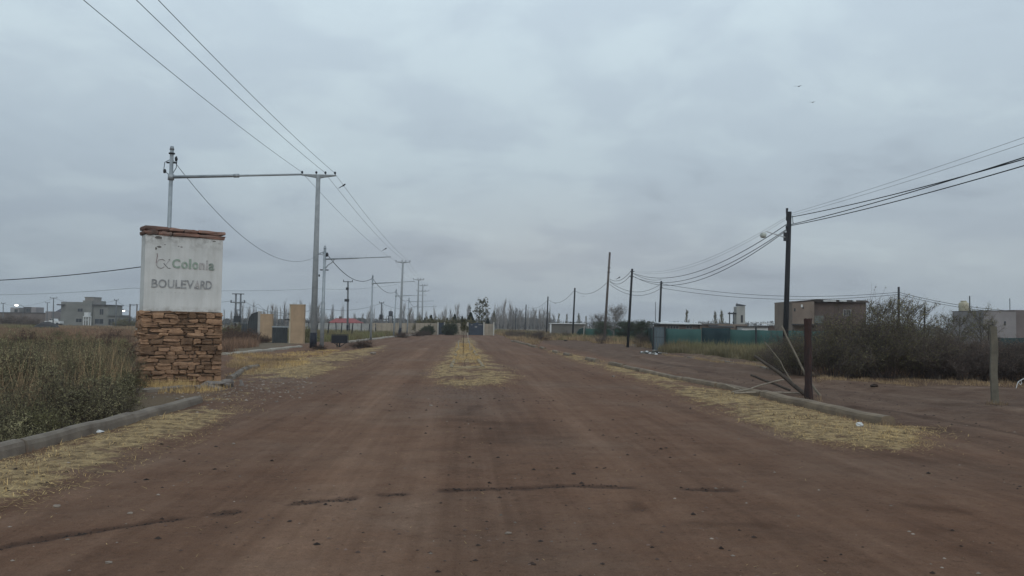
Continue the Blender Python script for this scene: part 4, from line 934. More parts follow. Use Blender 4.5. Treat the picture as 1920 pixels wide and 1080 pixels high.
MB().add([(a, 2, za), (b_, 2, za), (b_, 8, za), (a, 8, za), (a+.3, 2, za+.8), (b_-.3, 2, za+1.0), (b_-.3, 8, za+1.0), (a+.3, 8, za+.8), (mx_, 4, zb), (mx_+.6, 6, zb-.2)],
         [(3, 2, 1, 0), (0, 1, 5, 4), (1, 2, 6, 5), (2, 3, 7, 6), (3, 0, 4, 7), (4, 5, 8), (5, 6, 9, 8), (6, 7, 9), (7, 4, 8, 9)]).build('roof', mat('slate_roof', (.075, .075, .095), (.05, .05, .065), 1, .8), h.e, local=True)
# white pickup
h = Bld('pickup_truck', 83, 112, 178, 'white pickup parked between low brown building and concrete house', 'pickup')
L = h.L; zz = .55
body = MB(); prof = [(0, .5), (0, 1.0), (.03, 1.08), (.28, 1.1), (.36, 1.62), (.43, 1.68), (.62, 1.66), (.68, 1.12), (1.0, 1.1), (1.0, .5)]
s_ = 1.5
vs = [(L*a, y_, z_*1.15) for y_ in (0, 1.9) for a, z_ in prof]; n = len(prof)
body.add(vs, [tuple(range(n))[::-1] if False else tuple(range(n)), tuple(n+k for k in range(n))[::-1]]+[(k, n+k, n+(k+1) % n, (k+1) % n) for k in range(n)]).build('body', white_paint, h.e, local=True)
for xa, xb in ((.335, .445), (.465, .60)): MB().box(L*xa, L*xb, -.02, .03, 1.32*1.15, 1.60*1.15).build('window', glass_dark, h.e, local=True)
for xw in (.17, .83):
    for yw in (-.03, 1.7):
        q = MB().tube([(L*xw, yw, .42), (L*xw, yw+.24, .42)], .42, 14).build('wheel', black_paint, h.e, local=True)
# red roofed house, white wall
h = Bld('red_roofed_house', 616, 668, 150, 'low house with a red hipped roof behind the white wall')
h.block('wall', 620, 664, 604.5, pale_wall, 0, 7)
a, b_ = h.lx(616), h.lx(664); zl, zr_ = h.z(640, 604.8), h.z(640, 596.5)
MB().add([(a, -.6, zl), (b_+.8, -.6, zl), (b_+.8, 8, zl), (a, 8, zl), (a+1.0, 3.5, zr_), (b_-.8, 3.5, zr_), (a, -.6, zl-.12), (b_+.8, -.6, zl-.12), (b_+.8, 8, zl-.12), (a, 8, zl-.12)],
         [(0, 1, 5, 4), (1, 2, 5), (2, 3, 4, 5), (3, 0, 4), (0, 6, 7, 1), (1, 7, 8, 2), (2, 8, 9, 3), (3, 9, 6, 0)]).build('roof', roof_red, h.e, local=True)
h.block('chimney', 630, 634, 593, dark_tan, 3, 4, ybot=600)
def wall_run(name, spec, d0, d1, m, label, cat='wall', panels=6, thick=.15, group=None):
    """straight wall from (px, d0) to (px, d1), built of panels; spec = (px0, ytop0, px1, ytop1)"""
    p0, p1 = B(spec[0], d0), B(spec[2], d1); z0, z1_ = A(spec[0], spec[1], d0).z, A(spec[2], spec[3], d1).z
    ang_ = math.atan2(p1.y-p0.y, p1.x-p0.x); e = thing(name, p0, label, cat, group, rz=ang_); L = (p1-p0).length
    for i in range(panels):
        a, b_ = L*i/panels+.02, L*(i+1)/panels-.02; za = z0+(z1_-z0)*i/panels; zb = z0+(z1_-z0)*(i+1)/panels; j = random.uniform(-.015, .015)
        vs = [(a, j, -.2), (b_, j, -.2), (b_, j+thick, -.2), (a, j+thick, -.2), (a, j, za), (b_, j, zb), (b_, j+thick, zb), (a, j+thick, za)]
        MB().add(vs, [(3, 2, 1, 0), (4, 5, 6, 7), (0, 1, 5, 4), (1, 2, 6, 5), (2, 3, 7, 6), (3, 0, 4, 7)]).build('panel', m, e, local=True)
    return e, L, z0, z1_
wall_run('white_wall', (560, 605.5, 698, 606.5), 122, 128, white_wall, 'white panel wall running behind the wooden fence posts', panels=14)
e, L, z0, z1_ = wall_run('perimeter_wall', (697, 605.5, 778, 605.8), 128, 131, cream_wall, 'cream perimeter wall left of the lamp posts, meeting the front wall', panels=9)
for i in range(10): a = L*i/9; MB().box(a-.1, a+.1, -.12, -.03, 0, z0+.1).build('pier', cream_wall, e, local=True)
def front_wall(x0, x1, yt, label, d=110, n=5): return wall_run('front_wall', (x0, yt, x1, yt+.4), d, d, cream_wall, label, panels=n)
front_wall(779, 820, 605.6, 'cream front wall left of the narrow dark door', n=5)
front_wall(833, 876, 606, 'cream front wall between the narrow door and the wide gate', n=5)
front_wall(908, 925, 607, 'short cream front wall right of the wide blue gate', n=2)
for px, lb in ((820.8, 'pale pier left of the narrow dark door'), (833, 'pale pier right of the narrow dark door'), (876.8, 'pale pier left of the wide blue gate'), (907, 'pale pier right of the wide blue gate'), (925.5, 'pale pier ending the front wall at right')):
    h = Bld('gate_pier', px-.9, px+.9, 109.5, lb, 'pier', 'pale gate piers in the front wall'); MB().box(0, h.L, 0, .3, -.1, h.z(px, 605.2)).build('post', mat('pale_pier', (.50, .48, .43), (.42, .40, .36), 2, .9), h.e, local=True); MB().box(-.04, h.L+.04, -.04, .34, h.z(px, 605.2), h.z(px, 605.2)+.08).build('cap', MATS['pale_pier'], h.e, local=True)
h = Bld('narrow_gate', 822.2, 832, 110, 'narrow dark steel door in the cream front wall', 'gate')
MB().box(0, h.L, 0, .06, .05, h.z(827, 605)).build('door_leaf', bluegate, h.e, local=True); MB().box(h.L*.8, h.L*.86, -.06, 0, .9, 1.1).build('handle', galv, h.e, local=True)
h = Bld('wide_gate', 878.5, 906, 110, 'wide dark blue steel gate at the end of the road', 'gate')
MB().box(0, h.L*.13, 0, .06, .03, h.z(880, 606.2)).build('side_leaf', bluegate, h.e, local=True)
MB().box(h.L*.135, h.L, .03, .09, .03, h.z(890, 607)).build('gate_leaf', bluegate, h.e, local=True)
for k in range(1, 8): a = h.L*(.135+.865*k/8); MB().box(a-.015, a+.015, 0, .04, .1, h.z(890, 607.6)).build('slat', bluegate, h.e, local=True)
a = h.L*.135
MB().add([(a, 0, h.z(890, 607)), (h.L, 0, h.z(890, 607)), (h.L*.62, 0, h.z(890, 604.6)), (a, .08, h.z(890, 607)), (h.L, .08, h.z(890, 607)), (h.L*.62, .08, h.z(890, 604.6))], [(0, 1, 2), (5, 4, 3), (0, 2, 5, 3), (2, 1, 4, 5)]).build('gate_top', bluegate, h.e, local=True)
MB().box(h.L*.42, h.L*.58, -.03, 0, h.z(890, 614), h.z(890, 611.6)).build('plate', frame_pale, h.e, local=True)
MB().box(h.L*.15, h.L*.26, -.03, .0, h.z(890, 609.6), h.z(890, 608.2)).build('trim', frame_pale, h.e, local=True); MB().box(h.L*.66, h.L*.95, -.03, .0, h.z(890, 609.4), h.z(890, 608.2)).build('trim', frame_pale, h.e, local=True)
# cream pillars and grey gates beside the lamp posts
h = Bld('gate_pillar', 540.5, 568.5, 55.5, 'taller of the two plain cream gate pillars, left of the concrete pole', 'pillar', 'cream gate pillars')
a, b_ = 0, h.L; MB().box(.16, h.L, 0, .55, -.1, h.z(555, 571.5)).build('shaft', cream, h.e, local=True); MB().box(.0, .155, .1, .5, -.1, h.z(541, 570.2)).build('side_return', mat('pale_cream', (.50, .43, .33), (.42, .36, .27), 2, .9), h.e, local=True)
MB().box(.0, h.L+.03, -.03, .58, h.z(555, 571.4), h.z(555, 570.4)).build('coping', MATS['pale_cream'], h.e, local=True)
MB().box(-.35, .05, -.03, .05, h.z(541, 600.5), h.z(541, 598.6)).build('hinge', dark_metal, h.e, local=True)
h = Bld('gate_pillar', 485, 508.5, 60, 'shorter of the two plain cream gate pillars, right of the arched gate', 'pillar', 'cream gate pillars')
MB().box(.1, h.L, 0, .5, -.1, h.z(497, 588.5)).build('shaft', cream, h.e, local=True); MB().box(-.16, .095, .05, .45, -.1, h.z(487, 583.5)).build('side_return', mat('pale_grey_return', (.36, .34, .31), (.30, .28, .26), 2, .9), h.e, local=True)
h = Bld('low_gate', 508.8, 540, 56.5, 'low dark grey gate panel hung between the two cream pillars', 'gate')
MB().box(.03, h.L-.1, .1, .14, h.z(524, 648.5), h.z(524, 614)).build('gate_leaf', greygate, h.e, local=True)
MB().box(.0, h.L-.05, .04, .10, h.z(524, 614), h.z(524, 611.6)).build('top_rail', galv, h.e, local=True)
for k in range(9): a = .06+(h.L-.2)*k/8; MB().box(a-.02, a+.02, .05, .1, h.z(524, 648.5), h.z(524, 614)).build('slat', greygate, h.e, local=True)
MB().box(.0, h.L-.05, .04, .10, h.z(524, 650.5), h.z(524, 649)).build('bottom_rail', galv, h.e, local=True)
for fx in (.3, .55): MB().box(h.L*fx, h.L*fx+.06, .04, .14, -.02, h.z(524, 649)).build('drop_bolt', dark_metal, h.e, local=True)
h = Bld('arched_gate', 464, 485, 64, 'dark grey half-arched steel gate panel left of the shorter cream pillar', 'gate')
zt, zb_ = h.z(475, 585), .3; q = [(h.L, zb_), (h.L*.06, zb_), (h.L*.06, h.z(468, 603)), (h.L*.12, h.z(468, 596)), (h.L*.30, h.z(470, 590)), (h.L*.55, h.z(473, 586.8)), (h.L*.85, zt), (h.L, zt)]
n = len(q); MB().add([(a, 0, c_) for a, c_ in q]+[(a, .06, c_) for a, c_ in q], [tuple(range(n))[::-1], tuple(n+k for k in range(n))]+[(k, (k+1) % n, n+(k+1) % n, n+k) for k in range(n)]).build('gate_leaf', greygate, h.e, local=True)
MB().tube([(a, -.02, c_) for a, c_ in q[1:]], .035, 6).build('gate_frame', dark_metal, h.e, local=True)
for k in range(1, 5): a = h.L*(.12+.17*k); MB().box(a-.012, a+.012, -.04, 0, .35, h.z(475, 588.5)).build('slat', dark_metal, h.e, local=True)
wall_run('grey_panel_fence', (452, 606, 463, 607), 66, 65, greygate, 'low grey sheet fence left of the arched gate', 'fence', panels=3, thick=.06)
# post and wire fence with irregular wooden posts
e = thing('post_fence', B(575, 84), 'wire fence on crooked dark wooden posts before the white wall', 'fence')
fpts = [(594, 80, 604, 5), (615, 70, 604, 4), (630, 92, 604, -1), (640, 80, 604.5, 3), (655, 96, 606, 0), (660, 76, 606, 4), (677, 98, 606, 1), (692, 92, 607, 2), (704, 100, 607, 0), (579, 86, 604, 0)]
for px, d, yt, ln in fpts:
    p = B(px-ln*.5, d); q = A(px+ln*.5, yt, d); MB().tube([p+Vector((0, 0, -.1)), p.lerp(q, .5)+Vector((.02, 0, 0)), q], [.075, .07, .06], 7).build('post', wood_pole, e)
for zf in (.6, 1.1, 1.6): MB().tube([B(570, 86)+Vector((0, 0, zf)), B(615, 84)+Vector((0, 0, zf-.03)), B(660, 90)+Vector((0, 0, zf-.02)), B(710, 100)+Vector((0, 0, zf))], .012, 4).build('wire', wire_m, e)
p, q = B(698, 88), A(700, 622, 88); single(MB().tube([p, p.lerp(q, .6)+Vector((.15, 0, 0)), q+Vector((.25, 0, .9))], .05, 6), 'leaning_stick', mat('pale_stick', (.38, .36, .33), (.28, .26, .24), 6, .9), 'pale bent stick leaning beside the slim third lamp post', 'stick')
# litter basket on a stand
c0 = B(637, 49); e = thing('litter_basket', c0, 'dark wire litter basket on a forked post right of the lamp post', 'litter bin')
za, zb = A(637, 643, 49).z, A(637, 627, 49).z; w0 = .62; D = .3
bm_ = mat('basket_mesh', (.035, .037, .048), (.022, .024, .03), 30, .7)
mb = MB()
for k in range(11):
    x_ = -w0+2*w0*k/10
    for yy in (-D, D): mb.box(c0.x+x_-.012, c0.x+x_+.012, c0.y+yy-.01, c0.y+yy+.01, za, zb)
for k in range(6):
    z_ = za+(zb-za)*k/5
    for yy in (-D, D): mb.box(c0.x-w0, c0.x+w0, c0.y+yy-.012, c0.y+yy+.012, z_-.012, z_+.012)
    for xx in (-w0, w0): mb.box(c0.x+xx-.012, c0.x+xx+.012, c0.y-D, c0.y+D, z_-.012, z_+.012)
mb.build('basket_bars', bm_, e)
MB().box(c0.x-w0+.03, c0.x+w0-.03, c0.y-D+.03, c0.y+D-.03, za, za+.03).build('basket_floor', bm_, e)
MB().box(c0.x-w0+.03, c0.x+w0-.03, c0.y-D+.03, c0.y-D+.05, za+.03, zb-.06).build('basket_liner', bm_, e)
MB().box(c0.x-w0+.05, c0.x+w0-.05, c0.y-D+.06, c0.y+D-.05, za+.03, zb-.10).build('rubbish', mat('dark_rubbish', (.04, .045, .04), (.09, .09, .095), 9, .9, .8, 12), e)
MB().tube([(c0.x-.02, c0.y, -.1), (c0.x-.02, c0.y, za)], .055, 8).build('post', dark_metal, e)
MB().tube([(c0.x-.22, c0.y+.1, -.1), (c0.x-.22, c0.y+.1, za)], .045, 8).build('post', dark_metal, e)
for sg in (-1, 1): MB().tube([(c0.x-.02, c0.y, za-.32), (c0.x+sg*.45, c0.y, za)], .03, 6).build('strut', dark_metal, e)
# black stubs by far pole feet, small far tank
for px, d, yt, lb in ((749, 104, 619, 'dark stub post at the foot of the second concrete pole'), (781.5, 120, 616, 'left one of two dark stubs before the cream wall'), (792, 120, 616.5, 'right one of two dark stubs before the cream wall'), (650, 97, 622, 'dark stub at the foot of the pole before the red roof')):
    b = B(px, d); single(MB().tube([b+Vector((0, 0, -.1)), A(px, yt, d)], [.21, .20], 9), 'stub_post', black_paint, lb, 'post', 'dark stub posts')
def tank_stand(px, d, w_, yt, yb, m, label, legs=True, dome=False):
    b = B(px, d); e = thing('water_tank', b, label, 'water tank'); zt, zb = A(px, yt, d).z, A(px, yb, d).z; r_ = w_/2/F*d*K; H_ = zt-zb
    prof = [(0, r_*.96), (.06, r_), (.85, r_), (.93, r_*.8), (1.0, r_*.35)] if not dome else [(0, r_), (.6, r_), (.8, r_*.88), (.93, r_*.6), (1, r_*.2)]
    MB().tube([(b.x, b.y, zb+H_*a) for a, _ in prof], [q for _, q in prof], 18).build('tank', m, e, True)
    if legs:
        MB().box(b.x-r_*1.35, b.x+r_*1.35, b.y-r_*1.2, b.y+r_*1.2, zb-.14, zb-.01).build('platform', dark_metal, e)
        for sx_ in (-1, 1):
            for sy_ in (-1, 1): MB().beam((b.x+sx_*r_*.9, b.y+sy_*r_*.8, -.1), (b.x+sx_*r_*.9, b.y+sy_*r_*.8, zb-.14), .14, .14, Vector((0, 1, 0))).build('leg', dark_metal, e)
        MB().beam((b.x-r_*.9, b.y-r_*.8, .5), (b.x+r_*.9, b.y-r_*.8, zb-.3), .06, .06).build('brace', dark_metal, e)
    else: MB().tube([(b.x, b.y, -.1), (b.x, b.y, zb)], r_*.95, 14).build('base', m, e, True)
    return e, b, zt, zb, r_
tank_stand(732, 160, 8, 583, 592, tank_dark, 'distant dark round water tank on a stand above the cream wall')
e, b, zt, zb, r_ = tank_stand(1808, 62, 17, 566, 584, tank_cream, 'cream water tank on a dark stand above the right brush')
MB().tube([(b.x, b.y, zt-.05), (b.x, b.y, zt+.1)], .28, 10).build('lid', tank_cream, e); q = A(1818.5, 555, 62); MB().tube([(q.x, b.y, .0), (q.x, b.y, q.z)], .05, 6).build('mast', dark_metal, e)
tank_stand(1459, 120, 12, 586.5, 602, tank_dark, 'grey domed tank left of the nearest wooden pole', legs=False, dome=True)
h = Bld('tower_shed', 1381, 1397, 88, 'tall pale water tower block with a slanted top behind the fence', 'water tower')
MB().add([(0, 0, 0), (h.L, 0, 0), (h.L, 1.4, 0), (0, 1.4, 0), (0, 0, h.z(1389, 575)), (h.L*.3, 0, h.z(1389, 574)), (h.L, 0, h.z(1389, 573.5)), (h.L, 1.4, h.z(1389, 573.5)), (0, 1.4, h.z(1389, 575))],
         [(0, 1, 6, 5, 4), (1, 2, 7, 6), (2, 3, 8, 7), (3, 0, 4, 8), (4, 5, 6, 7, 8)]).build('wall', mat('pale_grey_plaster', (.34, .34, .32), (.27, .27, .26), 1, .9), h.e, local=True)
MB().add([(h.L*.25, -.1, h.z(1389, 573.2)), (h.L+.1, -.1, h.z(1389, 573.2)), (h.L+.1, -.1, h.z(1389, 572.2)), (h.L*.25, -.1, h.z(1389, 570)), (h.L*.25, 1.5, h.z(1389, 573.2)), (h.L+.1, 1.5, h.z(1389, 573.2)), (h.L+.1, 1.5, h.z(1389, 572.2)), (h.L*.25, 1.5, h.z(1389, 570))], [(0, 1, 2, 3), (7, 6, 5, 4), (3, 2, 6, 7), (1, 5, 6, 2), (0, 3, 7, 4)]).build('roof', tank_dark, h.e, local=True)
MB().box(h.L*.5, h.L*.75, -.03, 0, h.z(1392, 605), h.z(1392, 591)).build('opening', glass_dark, h.e, local=True); MB().box(h.L*.02, h.L*.1, 0, .08, h.z(1382, 575), h.z(1382, 568)).build('rod', dark_metal, h.e, local=True)
for xx in (-.9, -.35): MB().box(xx-.06, xx+.06, .2, .32, 0, h.z(1377, 585)).build('leg', dark_metal, h.e, local=True)
MB().box(-1.05, 0, .1, .6, h.z(1377, 589), h.z(1377, 586.5)).build('platform', dark_metal, h.e, local=True)
# low house behind the green fence
h = Bld('low_house', 1237, 1400, 74, 'low house with white sheet roof showing above the green fence')
h.block('wall', 1240, 1311, 608, brown_wall, 0, 5); h.block('wall', 1311.5, 1400, 607.5, tan_wall, -.3, 5)
a, b_ = h.lx(1236), h.lx(1314)
for k in range(7):
    x0_, x1_ = a+(b_-a)*k/7, a+(b_-a)*(k+1)/7-.03; za = h.z(1275, 607.2+random.uniform(-.15, .15)); zb = h.z(1275, 602.6+random.uniform(-.3, .6)+(k*.25)); MB().add([(x0_, -.6, za-.05), (x1_, -.6, za-.05), (x1_, 5.6, zb-.05), (x0_, 5.6, zb-.05), (x0_, -.6, za+.03), (x1_, -.6, za+.03), (x1_, 5.6, zb+.03), (x0_, 5.6, zb+.03)], [(3, 2, 1, 0), (4, 5, 6, 7), (0, 1, 5, 4), (1, 2, 6, 5), (2, 3, 7, 6), (3, 0, 4, 7)]).build('roof_sheet', white_sheet, h.e, local=True)
MB().box(a, h.lx(1345), -.5, 5.4, h.z(1290, 609.6), h.z(1290, 607.9)).build('roof_edge', roof_dark, h.e, local=True)
h.window(1251, 1272, 611.5, 616, mull=3); h.window(1287, 1297, 611.5, 616); MB().box(h.lx(1299.2), h.lx(1299.8), -.2, -.1, h.z(1299, 607), h.z(1299, 597.5)).build('vent_pipe', white_paint, h.e, local=True)
for k in range(12):
    a = h.lx(1325)+(h.lx(1369)-h.lx(1325))*k/12; w_ = (h.lx(1369)-h.lx(1325))/12
    MB().tube([(a+w_/2, -1.6, h.z(1347, 613.4)), (a+w_/2, -.6, h.z(1347, 611.8))], w_*.42, 8).build('roof_tile', roof_dark, h.e, local=True)
h = Bld('tan_shed', 1390, 1480, 72, 'long low shed with white wall piece and pale slanting roof edge, behind the fence', 'shed')
h.block('wall', 1392, 1440, 613.4, white_paint, 0, 4); h.block('wall', 1440.3, 1480, 611, dark_tan, 0, 4); h.block('roof', 1390, 1441, 611.4, roof_dark, -.3, 4.3, ybot=613.2)
a, b_ = h.lx(1425), h.lx(1478); MB().beam((a, -.2, h.z(1425, 605.8)), (b_, -.2, h.z(1478, 611)), .25, .12).build('roof_edge', white_sheet, h.e, local=True)
MB().box(h.lx(1404.5), h.lx(1406), -.1, 0, h.z(1405, 613.4), h.z(1405, 606)).build('vent_pipe', white_paint, h.e, local=True)
# block house at right
h = Bld('block_house', 1486, 1630, 58, 'tan flat-roofed block house rising behind the dark brush')
h.block('wall', 1486, 1527, 565, tan_wall, 0, 5); h.block('wall', 1527.3, 1630, 566, dark_tan, .6, 6)
MB().add([(h.lx(1486), -.12, h.z(1486, 565.5)), (h.lx(1530), -.12, h.z(1530, 561.3)), (h.lx(1629), .3, h.z(1629, 563.2)), (h.lx(1635), .3, h.z(1629, 567)), (h.lx(1530), .1, h.z(1530, 566.4)), (h.lx(1486), -.12, h.z(1486, 566.3)),
          (h.lx(1486), 5.2, h.z(1486, 565.5)), (h.lx(1530), 5.2, h.z(1530, 561.3)), (h.lx(1629), 6.2, h.z(1629, 563.2)), (h.lx(1635), 6.2, h.z(1629, 567)), (h.lx(1530), 5.2, h.z(1530, 566.4)), (h.lx(1486), 5.2, h.z(1486, 566.3))],
         [(5, 4, 1, 0), (4, 3, 2, 1), (0, 1, 7, 6), (1, 2, 8, 7), (2, 3, 9, 8), (6, 7, 10, 11), (7, 8, 9, 10), (3, 4, 10, 9), (4, 5, 11, 10)]).build('parapet', mat('roof_brown', (.12, .10, .095), (.08, .068, .062), 1, .9), h.e, local=True)
for xa, xb in ((1543.5, 1567), (1574.5, 1587), (1600, 1604.5)): MB().box(h.lx(xa), h.lx(xb), -.16, .1, h.z(xa, 565.3), h.z(xa, 562.9)).build('pale_sheet', white_sheet, h.e, local=True)
h.window(1587.5, 1600, 581.5, 591.5, y=.6, mull=2); h.block('door_panel', 1530, 1547, 592, mat('pale_green_panel', (.155, .165, .15), (.12, .13, .118), 1, .9), .3, .55, ybot=606)
for a_, b2, c_, d_ in ((1489, 1491.5, 578, 584), (1502, 1505, 571, 576), (1505, 1507, 575, 579)): MB().box(h.lx(a_), h.lx(b2), -.05, 0, h.z(a_, d_), h.z(a_, c_)).build('wall_hole' if a_ < 1500 else 'wall_lamp', glass_dark if a_ != 1502 else white_paint, h.e, local=True)
MB().box(h.lx(1484), h.lx(1537), -1.4, 0, h.z(1500, 609.5), h.z(1500, 607.5)).build('canopy', roof_dark, h.e, local=True)
MB().box(h.lx(1475), h.lx(1486), .5, .6, h.z(1480, 568.6), h.z(1480, 567.9)).build('pipe', dark_metal, h.e, local=True)
h = Bld('pale_house', 1845, 1990, 56, 'pale box house at the right edge behind the teal fence')
h.block('wall', 1845, 1906, 583, pale_wall, 0, 5); MB().box(h.lx(1906.3), h.lx(1990), .25, 5.2, 0, h.z(1940, 581.5)).build('side_wall', mat('mauve_shade_wall', (.175, .145, .14), (.14, .12, .115), .5, .9), h.e, local=True)
h.block('coping', 1844.5, 1907, 582.2, mat('roof_brown', None), -.05, 5.1, ybot=583.2)
for px in (1861.5, 1885): MB().box(h.lx(px-1.4), h.lx(px+1.4), -.04, 0, h.z(px, 610), h.z(px, 602.5)).build('slot_window', glass_dark, h.e, local=True)
MB().box(h.lx(1901.5), h.lx(1902.3), .5, .56, h.z(1902, 582), h.z(1902, 559)).build('aerial', fp, h.e, local=True)
h = Bld('grey_low_house', 1033, 1097, 108, 'grey brick low house with white roof line beside the dark poles')
h.block('wall', 1034, 1097, 607.5, mat('grey_block', (.15, .14, .125), (.11, .105, .092), .6, .9), 0, 6); h.block('roof', 1032, 1097.5, 606, white_sheet, -.3, 6.3, ybot=607.4)
h.block('corner_post', 1030.8, 1033.6, 607.6, white_paint, -.2, .1)
# green shade-cloth fences
def net_fence(pts, m, label, step=2.2, name='net_fence', post_m=dark_metal, sagz=.05, posts=True, cat='fence'):
    """pts: (px, ytop, depth)"""
    P_ = [(B(a, d), A(a, y, d).z) for a, y, d in pts]; e = thing(name, P_[0][0], label, cat); rd = random.Random(len(label))
    for (p0, z0), (p1, z1_) in zip(P_[:-1], P_[1:]):
        L = (p1-p0).length; n = max(1, round(L/step)); dv = (p1-p0)/L; nv = Vector((-dv.y, dv.x, 0))
        for i in range(n):
            vs = []; m_ = 8
            for k in range(m_+1):
                f = (i+k/m_)/n; q = p0.lerp(p1, f); zt = z0+(z1_-z0)*f - sagz*math.sin(math.pi*k/m_)*rd.uniform(.4, 1)
                for j in range(4):
                    o_ = nv*(.05*math.sin(k*1.7+i*2.3+j)*rd.uniform(.3, 1)*(1 if 0 < k < m_ else 0)); vs.append(q+o_+Vector((0, 0, -.05+(zt+.05)*j/3)))
            fs = [(k*4+j, (k+1)*4+j, (k+1)*4+j+1, k*4+j+1) for k in range(m_) for j in range(3)]
            o = MB().add(vs, fs).build('net_panel', m, e, True); so = o.modifiers.new('thickness', 'SOLIDIFY'); so.thickness = .012
            if posts: MB().tube([p0.lerp(p1, i/n)+nv*.05+Vector((0, 0, -.1)), p0.lerp(p1, i/n)+nv*.05+Vector((0, 0, z0+(z1_-z0)*i/n+.1))], .04, 6).build('post', post_m, e)
    return e
net_fence([(1247.5, 615.5, 52), (1315, 617, 51)], green_net, 'green shade net fence right of the blue-grey panel', 2.6)
net_fence([(1315.5, 614, 51), (1368, 615, 50.5)], teal_dark, 'very dark tarpaulin stretch in the middle of the green fence', 3.0, posts=False)
net_fence([(1368.5, 617.5, 50.5), (1417, 618.5, 50), (1560, 621, 48)], green_net, 'green shade net fence right of the dark tarpaulin running behind the brush', 3.2)
p = B(1417.5, 49.5); single(MB().tube([p+Vector((0, 0, -.1)), A(1417.5, 613.5, 49.5)], .07, 8), 'fence_post', dark_metal, 'dark round fence post standing proud of the green net', 'post')
h = Bld('sheet_panel', 1225.5, 1246.5, 52, 'blue-grey sheet metal panel at the left end of the green fence', 'fence')
for k in range(4): MB().box(h.L*k/4+.01, h.L*(k+1)/4-.01, .0, .05, -.05, h.z(1235, 613.5+(.4 if k % 2 else 0))).build('sheet', bluegrey, h.e, local=True)
for a in (0, h.L): MB().box(a-.06, a+.04, -.06, .0, -.05, h.z(1235, 612.5)).build('post', dark_metal, h.e, local=True)
MB().box(0, h.L, -.02, 0, h.z(1235, 632.5), h.z(1235, 631.8)).build('rail', dark_metal, h.e, local=True)
net_fence([(1225, 616, 53), (1213, 616.5, 80)], green_net2, 'green net side of the plot behind the leaning pole', 5)
net_fence([(1097, 615.5, 90), (1213, 616.5, 82)], green_net2, 'pale green net fence behind the small trees and leaning poles', 3.5, sagz=.12)
h = Bld('tent_corner', 1075, 1096, 92, 'dark green tarpaulin lean-to at the left end of the far net', 'shelter')
MB().add([(h.L*.0, 0, 0), (h.L, 0, 0), (h.L, 0, h.z(1090, 614)), (h.L*.55, 0, h.z(1085, 617)), (h.L*.0, 1.2, .0), (h.L, 1.2, 0), (h.L, 1.2, h.z(1090, 614)), (h.L*.55, 1.2, h.z(1085, 617))], [(0, 1, 2, 3), (3, 2, 6, 7), (0, 3, 7, 4), (1, 5, 6, 2), (5, 4, 7, 6)]).build('tarp', mat('deep_green_tarp', (.018, .05, .045), (.012, .032, .03), 1, .9), h.e, local=True)
p = B(1096.5, 90); MB().tube([p+Vector((-.1, 0, 0)), p+Vector((.05, 0, 1.9))], .07, 7).build('pole', mat('pale_stick', None), h.e)
net_fence([(1870, 633, 42), (2010, 633, 42)], mat('teal_net', (.028, .055, .055), (.018, .036, .038), 1.1, .95), 'dark teal net fence under the pale house at the right edge', 2.5)

# ------------------------------------------------------------------ broken barrier and posts at right
b = G(1516, 752); t_ = A(1514, 597, 1500*1.5/(751-hz(1516)))
hgt = t_.z; n = 14; vs = []; fs = []; rd = random.Random(4)
for i in range(n+1):
    z = -.25+(hgt+.25)*i/n; r_ = .098+.006*math.sin(i)+(.012 if i < 4 else 0); cx_ = b.x+(t_.x-b.x)*max(z, 0)/hgt
    for k in range(14):
        an = 6.283*k/14; sq = 1+.05*math.cos(4*an)+rd.uniform(-.03, .03); vs.append((cx_+r_*sq*math.cos(an), b.y+r_*sq*math.sin(an), z+(rd.uniform(-.02, .01) if i == n else 0)))
for i in range(n):
    for k in range(14): fs.append((i*14+k, i*14+(k+1) % 14, (i+1)*14+(k+1) % 14, (i+1)*14+k))
fs.append(tuple(n*14+k for k in range(14)))
single(MB().add(vs, fs), 'wooden_post', wood_red, 'thick dark reddish wooden post standing behind the right kerb', 'post', smooth=False)
dpost = 1500*1.5/(752-hz(1864))
b = G(1864, 753); e = thing('concrete_post', (b.x, b.y, 0), 'squared pale concrete post at the right edge before the brush', 'post')
zt = A(1865, 612, dpost).z; w_ = 8.2/F*dpost*K; vs = []; fs = []; n = 12
for i in range(n+1):
    z = -.2+(zt+.2)*i/n; q = w_*(1.0-.08*i/n); off = .012*math.sin(i*.9)
    for a, c_ in ((-q*.84, -q*.4), (0, -q*.44), (q*.84, -q*.4), (q*.66, q*.4), (-q*.66, q*.4)): vs.append((b.x+a+off+rd.uniform(-.004, .004), b.y+c_+rd.uniform(-.004, .004), z))
for i in range(n):
    for k in range(5): fs.append((i*5+k, i*5+(k+1) % 5, (i+1)*5+(k+1) % 5, (i+1)*5+k))
fs.append(tuple(n*5+k for k in range(5))); MB().add(vs, fs).build('shaft', conc_post, e)
for z_ in (.5, 1.0, 1.5): MB().tube([(b.x+w_*.6, b.y-w_*.1, z_), (b.x+w_*1.2, b.y-w_*.1, z_+.03)], .012, 5).build('wire_stub', dark_metal, e)
stick = mat('barrier_pole_wood', (.17, .14, .105), (.095, .078, .06), 9, .9, .5, 30); stick_p = mat('pale_barrier_wood', (.30, .255, .20), (.19, .16, .125), 9, .9, .5, 30); stick_d = mat('dark_barrier_wood', (.085, .068, .054), (.05, .04, .034), 9, .9, .5, 30)
